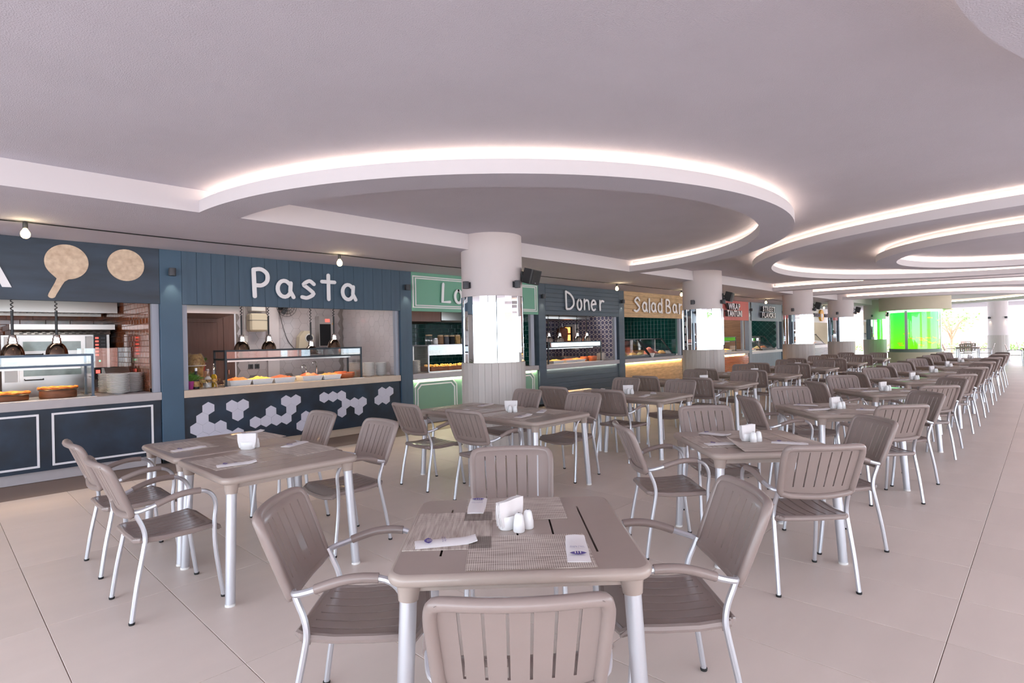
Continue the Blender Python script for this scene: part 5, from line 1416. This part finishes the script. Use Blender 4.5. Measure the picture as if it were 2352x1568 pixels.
# ---- diamond row along the aisle
DX = [1.645, 4.12, 6.41, 8.70, 10.92, 13.0, 15.2, 17.5, 19.9]
rank = ['nearest', 'second', 'third', 'fourth', 'fifth', 'sixth', 'seventh', 'eighth', 'ninth']
for k, cx in enumerate(DX):
    cy = 1.566; tl = '%s diamond-set table of the aisle row' % rank[k]
    put('t', table0, (cx, cy, 0), R(-45) if k < 2 else R(45 + rnd.choice((0, 90))), 'taupe square table set diagonally, %s in the row along the aisle' % rank[k], 'square tables set diagonally along the aisle', () if k < 4 else ('foot_cap',))
    for dx, dy, sd in ((-1, -1, 'camera side with its back to us'), (1, 1, 'far side facing us'), (-1, 1, 'left side'), (1, -1, 'aisle side')):
        ds = .835 - .234 + rnd.uniform(-.02, .02)
        if k == 0 and (dx, dy) == (-1, -1): ds = .575
        if k == 0 and (dx, dy) == (1, 1): ds = .63
        x, y = cx + dx * ds * .7071, cy + dy * ds * .7071
        if k == 0 and (dx, dy) == (-1, -1): x -= .014; y += .014
        rz = math.atan2(-dy, -dx) - PI / 2 + (rnd.uniform(-.03, .03) if k > 0 else 0)
        put('c', chair0, (x, y, 0), rz, 'taupe armchair on the %s of the %s aisle table' % (sd, rank[k]), 'armchairs at the aisle tables', () if k < 3 else ('foot_cap',))
    a = R(-45); c, s = math.cos(a), math.sin(a)
    W2 = lambda u, v: (cx + u * c - v * s, cy + u * s + v * c)
    if k == 0:
        M_ = [(.036, -.253, 0, 'front', False), (0, .262, 0, 'far', False), (-.263, .0, PI / 2, 'left', False)]
        P_ = [(.208, -.262, R(86), 'front right corner'), (-.172, .31, R(-92), 'far left corner'), (-.272, -.152, R(10), 'left edge')]
    elif k == 1:
        M_ = [(.0, -.24, 0, 'front', True), (0.02, .262, 0, 'far', False), (-.272, .0, PI / 2, 'left', False)]
        P_ = [(.2, -.16, R(-28), 'front right corner'), (-.16, .27, R(-45), 'far left corner'), (-.26, -.12, R(4), 'left edge')]
    else:
        M_ = [(.0, -.25, 0, 'front', False), (0, .262, 0, 'far', False), (-.272, .0, PI / 2, 'left', False), (.272, .0, PI / 2, 'right', False)]
        P_ = [(.19, -.22, R(-30), 'front right corner'), (-.18, .26, R(-30), 'far left corner'), (-.26, -.10, R(4), 'left edge')]
    for u, v, rr, w, cu in M_:
        x, y = W2(u, v); place_mat(x, y, a + rr, 'woven beige placemat at the %s edge of the %s aisle table' % (w, rank[k]), cu)
    for u, v, rr, w in P_:
        x, y = W2(u, v); packet(x, y, a + rr, 'white cutlery packet at the %s of the %s aisle table' % (w, rank[k]), k < 2)
    x, y = W2(-.03, -.005 if k else .01); centrepiece(x, y, a + R(50 if k == 0 else 30), 'the %s aisle table' % rank[k])
# ---- double tables along the columns
TX = [1.61, 4.31, 6.63, 8.97, 11.22, 13.85, 16.6, 19.6]
for k, cx in enumerate(TX):
    if k == 0: nm = 'nearest'
    else: nm = rank[k]
    for cy, w in ((3.857, 'aisle half'), (4.762, 'counter half')):
        put('t', table0, (cx, cy, 0), PI / 2, 'taupe square table, %s of the %s joined pair beside the stalls' % (w, nm), 'square tables joined in pairs', () if k < 3 else ('foot_cap',))
        for sx in (-1, 1):
            d = .60 + rnd.uniform(-.015, .02); yc = cy + (.0 if w[0] == 'a' else -.02) + rnd.uniform(-.02, .02)
            if k == 0: yc = (3.86 if w[0] == 'a' else 4.745) if sx < 0 else (3.90 if w[0] == 'a' else 4.83)
            put('c', chair0, (cx + sx * d, yc, 0), (-PI / 2 if sx < 0 else PI / 2) + (rnd.uniform(-.04, .04) if k else 0), 'taupe armchair on the %s of the %s at the %s joined pair' % ('near side' if sx < 0 else 'far side', w, nm), 'armchairs at the joined tables', () if k < 2 else ('foot_cap',))
    if k == 0:
        M_ = [(-.235, .505, 'near left'), (-.235, -.38, 'near right'), (.295, -.35, 'far right'), (.30, .53, 'far left')]
        P_ = [(-.255, .335, R(6), 'near left'), (-.235, -.53, R(-14), 'near right'), (.335, -.145, R(26), 'far right'), (.345, .735, R(12), 'far left')]
    else:
        M_ = [(-.25, .45, 'near left'), (-.25, -.45, 'near right'), (.25, -.45, 'far right'), (.25, .45, 'far left')]
        P_ = [(-.25, .34, R(20), 'near left'), (-.2, -.52, R(10), 'near right'), (.2, -.42, R(30), 'far right'), (.26, .50, R(8), 'far left')]
    for u, v, w in M_: place_mat(cx + u, 4.31 + v, PI / 2 + (R(3) if k == 0 else 0), 'woven beige placemat at the %s seat of the %s joined pair' % (w, nm))
    for u, v, rr, w in P_: packet(cx + u, 4.31 + v, rr, 'white cutlery packet at the %s seat of the %s joined pair' % (w, nm), k == 0)
    centrepiece(cx + .03, 4.31 - .02 if k == 0 else 4.18, R(-42), 'the %s joined pair of tables' % nm, 1 if k == 0 else -1)

# ------------------------------------------------------------------ round aquarium
AX, AY = 29.4, 4.15
aq = thing('aquarium', 'large round tank of bright green water beyond the tables', 'aquarium', (AX, AY, 0))
obj('plinth', MB().lathe([(.95, 0), (.97, .02), (.97, .60), (1.0, .64), (1.0, .66), (0, .66)], 64), X['beige'], aq)
obj('base_band', MB().lathe([(.925, .66), (.925, .79), (0, .79)], 64), mat('grey_band', srgb(120, 134, 130), .5), aq)
wm = mat('glowing_green_water', srgb(46, 200, 0), .05, emit=srgb(70, 205, 0), estr=1.0)  # emission put into the water colour stands in for light in the tank
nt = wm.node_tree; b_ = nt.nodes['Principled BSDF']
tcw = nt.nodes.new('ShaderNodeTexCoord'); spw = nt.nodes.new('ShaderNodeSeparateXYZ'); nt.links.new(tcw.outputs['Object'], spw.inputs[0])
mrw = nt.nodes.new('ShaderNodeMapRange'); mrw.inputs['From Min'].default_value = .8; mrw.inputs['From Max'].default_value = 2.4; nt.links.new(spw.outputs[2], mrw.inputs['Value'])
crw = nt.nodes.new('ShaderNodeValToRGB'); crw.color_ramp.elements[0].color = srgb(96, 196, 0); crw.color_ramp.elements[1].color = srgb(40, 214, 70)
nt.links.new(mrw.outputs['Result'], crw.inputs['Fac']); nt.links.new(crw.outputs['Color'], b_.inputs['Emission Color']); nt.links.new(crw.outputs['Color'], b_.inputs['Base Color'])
obj('water', MB().lathe([(.865, .795), (.865, 2.34), (0, 2.34)], 64), wm, aq)
obj('glass_wall', MB().lathe([(.92, .79), (.92, 2.44)], 64), X['glass'], aq)
for a in (R(262), R(350), R(80), R(170)): obj('glass_joint', MB().box(-.012, .012, -.05, .05, .79, 2.44, T=Matrix.Translation((0.921 * math.cos(a), 0.921 * math.sin(a), 0)) @ Matrix.Rotation(a, 4, 'Z')), X['alu'], aq)
obj('collar', MB().lathe([(.98, 2.43), (1.27, 2.43), (1.27, ZC - .002), (.98, ZC - .002)], 64), X['beige'], aq)
obj('light_ring', MB().lathe([(.97, 2.41), (.93, 2.41), (.93, 2.428), (.97, 2.428)], 48), emis('green_tank_light', (.3, 1, .45, 1), 5), aq)
fishm = mat('glowing_yellow_fish', srgb(236, 220, 60), .4, emit=srgb(230, 214, 40), estr=.35)  # slight self-glow put into the fish colour in place of tank light
fishme = fixn(MB().lathe([(0, -.10), (.012, -.085), (.026, -.04), (.028, 0), (.02, .05), (.008, .085), (0, .09)], 10, sx=.5).add([(0, 0, .08), (0, -.035, .13), (0, .035, .13), (.004, 0, .1)], [(0, 1, 3), (0, 3, 2), (1, 2, 3), (0, 2, 1)]).mesh('fish', fishm))
for k in range(30):
    a = R(rnd.uniform(150, 310)); z = rnd.choice((rnd.uniform(.9, 1.35), rnd.uniform(.9, 2.2)))
    o = link('fish', fishme, None, (AX + 0.893 * math.cos(a), AY + 0.893 * math.sin(a), z), rot=(PI / 2 + rnd.uniform(-.5, .5), 0, a + (0 if k % 2 else PI)))
    tag(o, 'small yellow fish swimming near the glass of the green tank', 'fish', 'yellow fish in the green tank')

# ------------------------------------------------------------------ terrace beyond the roof
struct('ground', MB().box(-60, 150, -80, 80, -.4, -.16), mat('pale_paving', srgb(226, 218, 210), .8, var=.05, vscale=.6))
struct('floor', MB().box(36, 52, -14, 14, -.16, -.01), mat('terrace_paving', srgb(222, 212, 204), .7, var=.04, vscale=1.2))
struct('floor', MB().box(-12, 36, -14, -9, -.16, -.01), mat('terrace_paving_side', srgb(222, 212, 204), .7, var=.04, vscale=1.2))
def make_tchair(label, group):
    t = thing('terrace_chair', label, 'chair', group=group)
    b = MB(); us = [-.23] + [v for x in (-.15, -.075, 0, .075, .15) for v in (x - .02, x + .02)] + [.23]; vs = [.52, .56, .64, .67, .75, .78, .86, .90]
    b.shell(lambda u, v, s: (u, -.2 - .3 * (v - .5) + (-.012 if s else 0) - .02 * (1 - (u / .23) ** 2), v), us, vs, lambda i, j: i % 2 == 1 and j in (1, 3, 5))
    obj('backrest', b, X['plast'], t)
    obj('seat', MB().bbox(-.22, .22, -.2, .23, .43, .455, .008), X['plast'], t)
    for sx in (-1, 1):
        obj('leg', MB().tube(spl([(sx * .25, .24, 0), (sx * .25, .2, .4), (sx * .25, .2, .62), (sx * .25, .1, .66), (sx * .25, -.2, .64), (sx * .23, -.22, .62)], 3), .012, 6), X['alu'], t)
        obj('leg', MB().tube([(sx * .25, -.27, 0), (sx * .23, -.2, .45), (sx * .225, -.235, .6)], .012, 6), X['alu'], t)
    return t
tc0 = make_tchair('x', 'perforated armchairs on the terrace')
TT = [(31.7, .35), (34.6, 2.8), (38.5, .2), (42.0, 3.4), (45.5, .4)]
cn = [0]
for k, (x, y) in enumerate(TT):
    dup(table0, (x, y, 0), 0, 'taupe square table on the bright terrace, %s from the hall' % rank[k], 'square tables on the terrace', ('foot_cap',))
    centrepiece(x, y, R(-40), 'the terrace table, %s from the hall' % rank[k])
    for q, (dx, dy) in enumerate(((-1, 0), (0, 1), (1, 0), (0, -1))):
        n_ = math.hypot(dx, dy); dx, dy = dx / n_ * .66, dy / n_ * .66
        lb = 'perforated taupe armchair on the %s of the %s terrace table' % (('camera side', 'left side', 'far side', 'right side')[q], rank[k])
        loc = (x + dx, y + dy, 0); rz = math.atan2(-dy, -dx) - PI / 2
        if cn[0] == 0: tc0.location = loc; tc0.rotation_euler = (0, 0, rz); tc0['label'] = lb
        else: dup(tc0, loc, rz, lb)
        cn[0] += 1
# pink arcade building beyond the terrace
X['pink'] = mat('pink_render', srgb(224, 170, 156), .85, var=.05, vscale=1)
X['orange'] = mat('orange_render', srgb(206, 110, 74), .85)
X['pinkd'] = mat('peach_render', srgb(218, 140, 120), .85)
def arcade(name, ox, oy, rz, n, label, mat_='pink', w=3.6, h=4.4):
    t = thing(name, label, 'building', (ox, oy, -.16), rz)
    for k in range(n):
        m = MB(); a0, a1 = k * w, (k + 1) * w; pw = .55; rr = (w - 2 * pw) / 2; cx_ = (a0 + a1) / 2; zz = 1.7
        out = [(a0, 0), (a0 + pw, 0)] + arc(cx_, zz, rr, rr, 180, 0, 14) + [(a1 - pw, 0), (a1, 0), (a1, h), (a0, h)]
        obj('arch_bay', m.prism(out, 'y', 0, .6), X[mat_], t)
        obj('pilaster', MB().box(a0 - .22, a0 + .22, -.18, 0, 0, h), X['pinkd'], t)
        obj('upper_panel', MB().box(a0 + .6, a1 - .6, -.06, 0, h - .9, h - .25), X['pinkd'], t)
    obj('cornice', MB().box(-.3, n * w + .3, -.3, .8, h, h + .35), X['white'], t)
    obj('rear_wall', MB().box(0, n * w, 3.2, 3.5, 0, h), X['pink'], t)
    return t
arcade('arcade_building', 60, 22, -PI / 2, 9, 'pink arcade with round arches beyond the terrace')
arcade('arcade_building', 24, -34, PI, 4, 'pink arcade facing the open side of the hall')
arcade('arcade_building', -6, -26, R(135), 2, 'orange arcade behind the camera, seen in the column mirrors', 'orange')
# blue fronted kiosk and red car-height awning seen between the far columns
kk = thing('street_kiosk', 'dark blue kiosk with red and white boards beyond the far columns', 'kiosk', (44, 10.5, -.16))
obj('kiosk_body', MB().box(0, 3, 0, 5, 0, 2.6), X['bluel'], kk); obj('awning', MB().prism([(-.8, 2.3), (0, 2.9), (0, 2.7), (-.8, 2.15)], 'y', -.2, 5.2), X['red'], kk); obj('white_board', MB().box(-.06, 0, .4, 1.7, .8, 2.0), X['white'], kk)
def tree(x, y, h, r, label, seed, n=260):
    t = thing('garden_tree', label, 'tree', (x, y, -.16), 0, 'garden trees')
    rn = random.Random(seed); tr = MB()
    tr.tube(spl([(0, 0, 0), (.06, .03, h * .35), (-.04, .06, h * .62)], 4), [.1 - .05 * k / 8 for k in range(9)], 8)
    lf = MB()
    for b in range(11):
        a = rn.uniform(0, 6.28); e = Vector((math.cos(a) * r * rn.uniform(.3, .95), math.sin(a) * r * rn.uniform(.3, .95), h * rn.uniform(.65, 1.0)))
        tr.tube([(-.02, .04, h * rn.uniform(.35, .6)), (e.x * .5, e.y * .5, e.z * .85), tuple(e)], [.035, .022, .01], 5)
        for k in range(n // 11):
            c = e + Vector((rn.gauss(0, .3), rn.gauss(0, .3), rn.gauss(0, .25))); u = Vector((rn.uniform(-1, 1), rn.uniform(-1, 1), rn.uniform(-.6, .6))).normalized() * .12; v = u.orthogonal().normalized() * .05
            lf.add([c - u, c - v, c + u, c + v], [(0, 1, 2, 3)])
    obj('trunk', tr, X['oak'], t); f = obj('foliage', lf, X['leaf'], t); f['kind'] = 'stuff'
tree(47, 4.6, 2.9, 1.5, 'sparse leafy young tree beside the green tank on the terrace', 1, 200)
for k, (x, y) in enumerate(((-4, -19), (6, -20), (13, -18), (24, -20))): tree(x, y, 5, 2.2, 'garden tree before the arcade on the open side, %s along' % rank[k], k + 5, 500)
hb = thing('planter_hedge', 'low green hedge strip at the terrace edge', 'hedge', (52.5, -8, -.16))
m = MB(); rn = random.Random(3)
for k in range(1500):
    c = Vector((rn.uniform(0, .9), rn.uniform(0, 22), rn.uniform(.1, .75))); u = Vector((rn.uniform(-1, 1), rn.uniform(-1, 1), rn.uniform(-1, 1))).normalized() * .11; v = u.orthogonal().normalized() * .05
    m.add([c - u, c - v, c + u, c + v], [(0, 1, 2, 3)])
obj('planter_box', MB().box(0, .9, 0, 22, 0, .2), X['white'], hb); f = obj('foliage', m, X['leaf'], hb); f['kind'] = 'stuff'
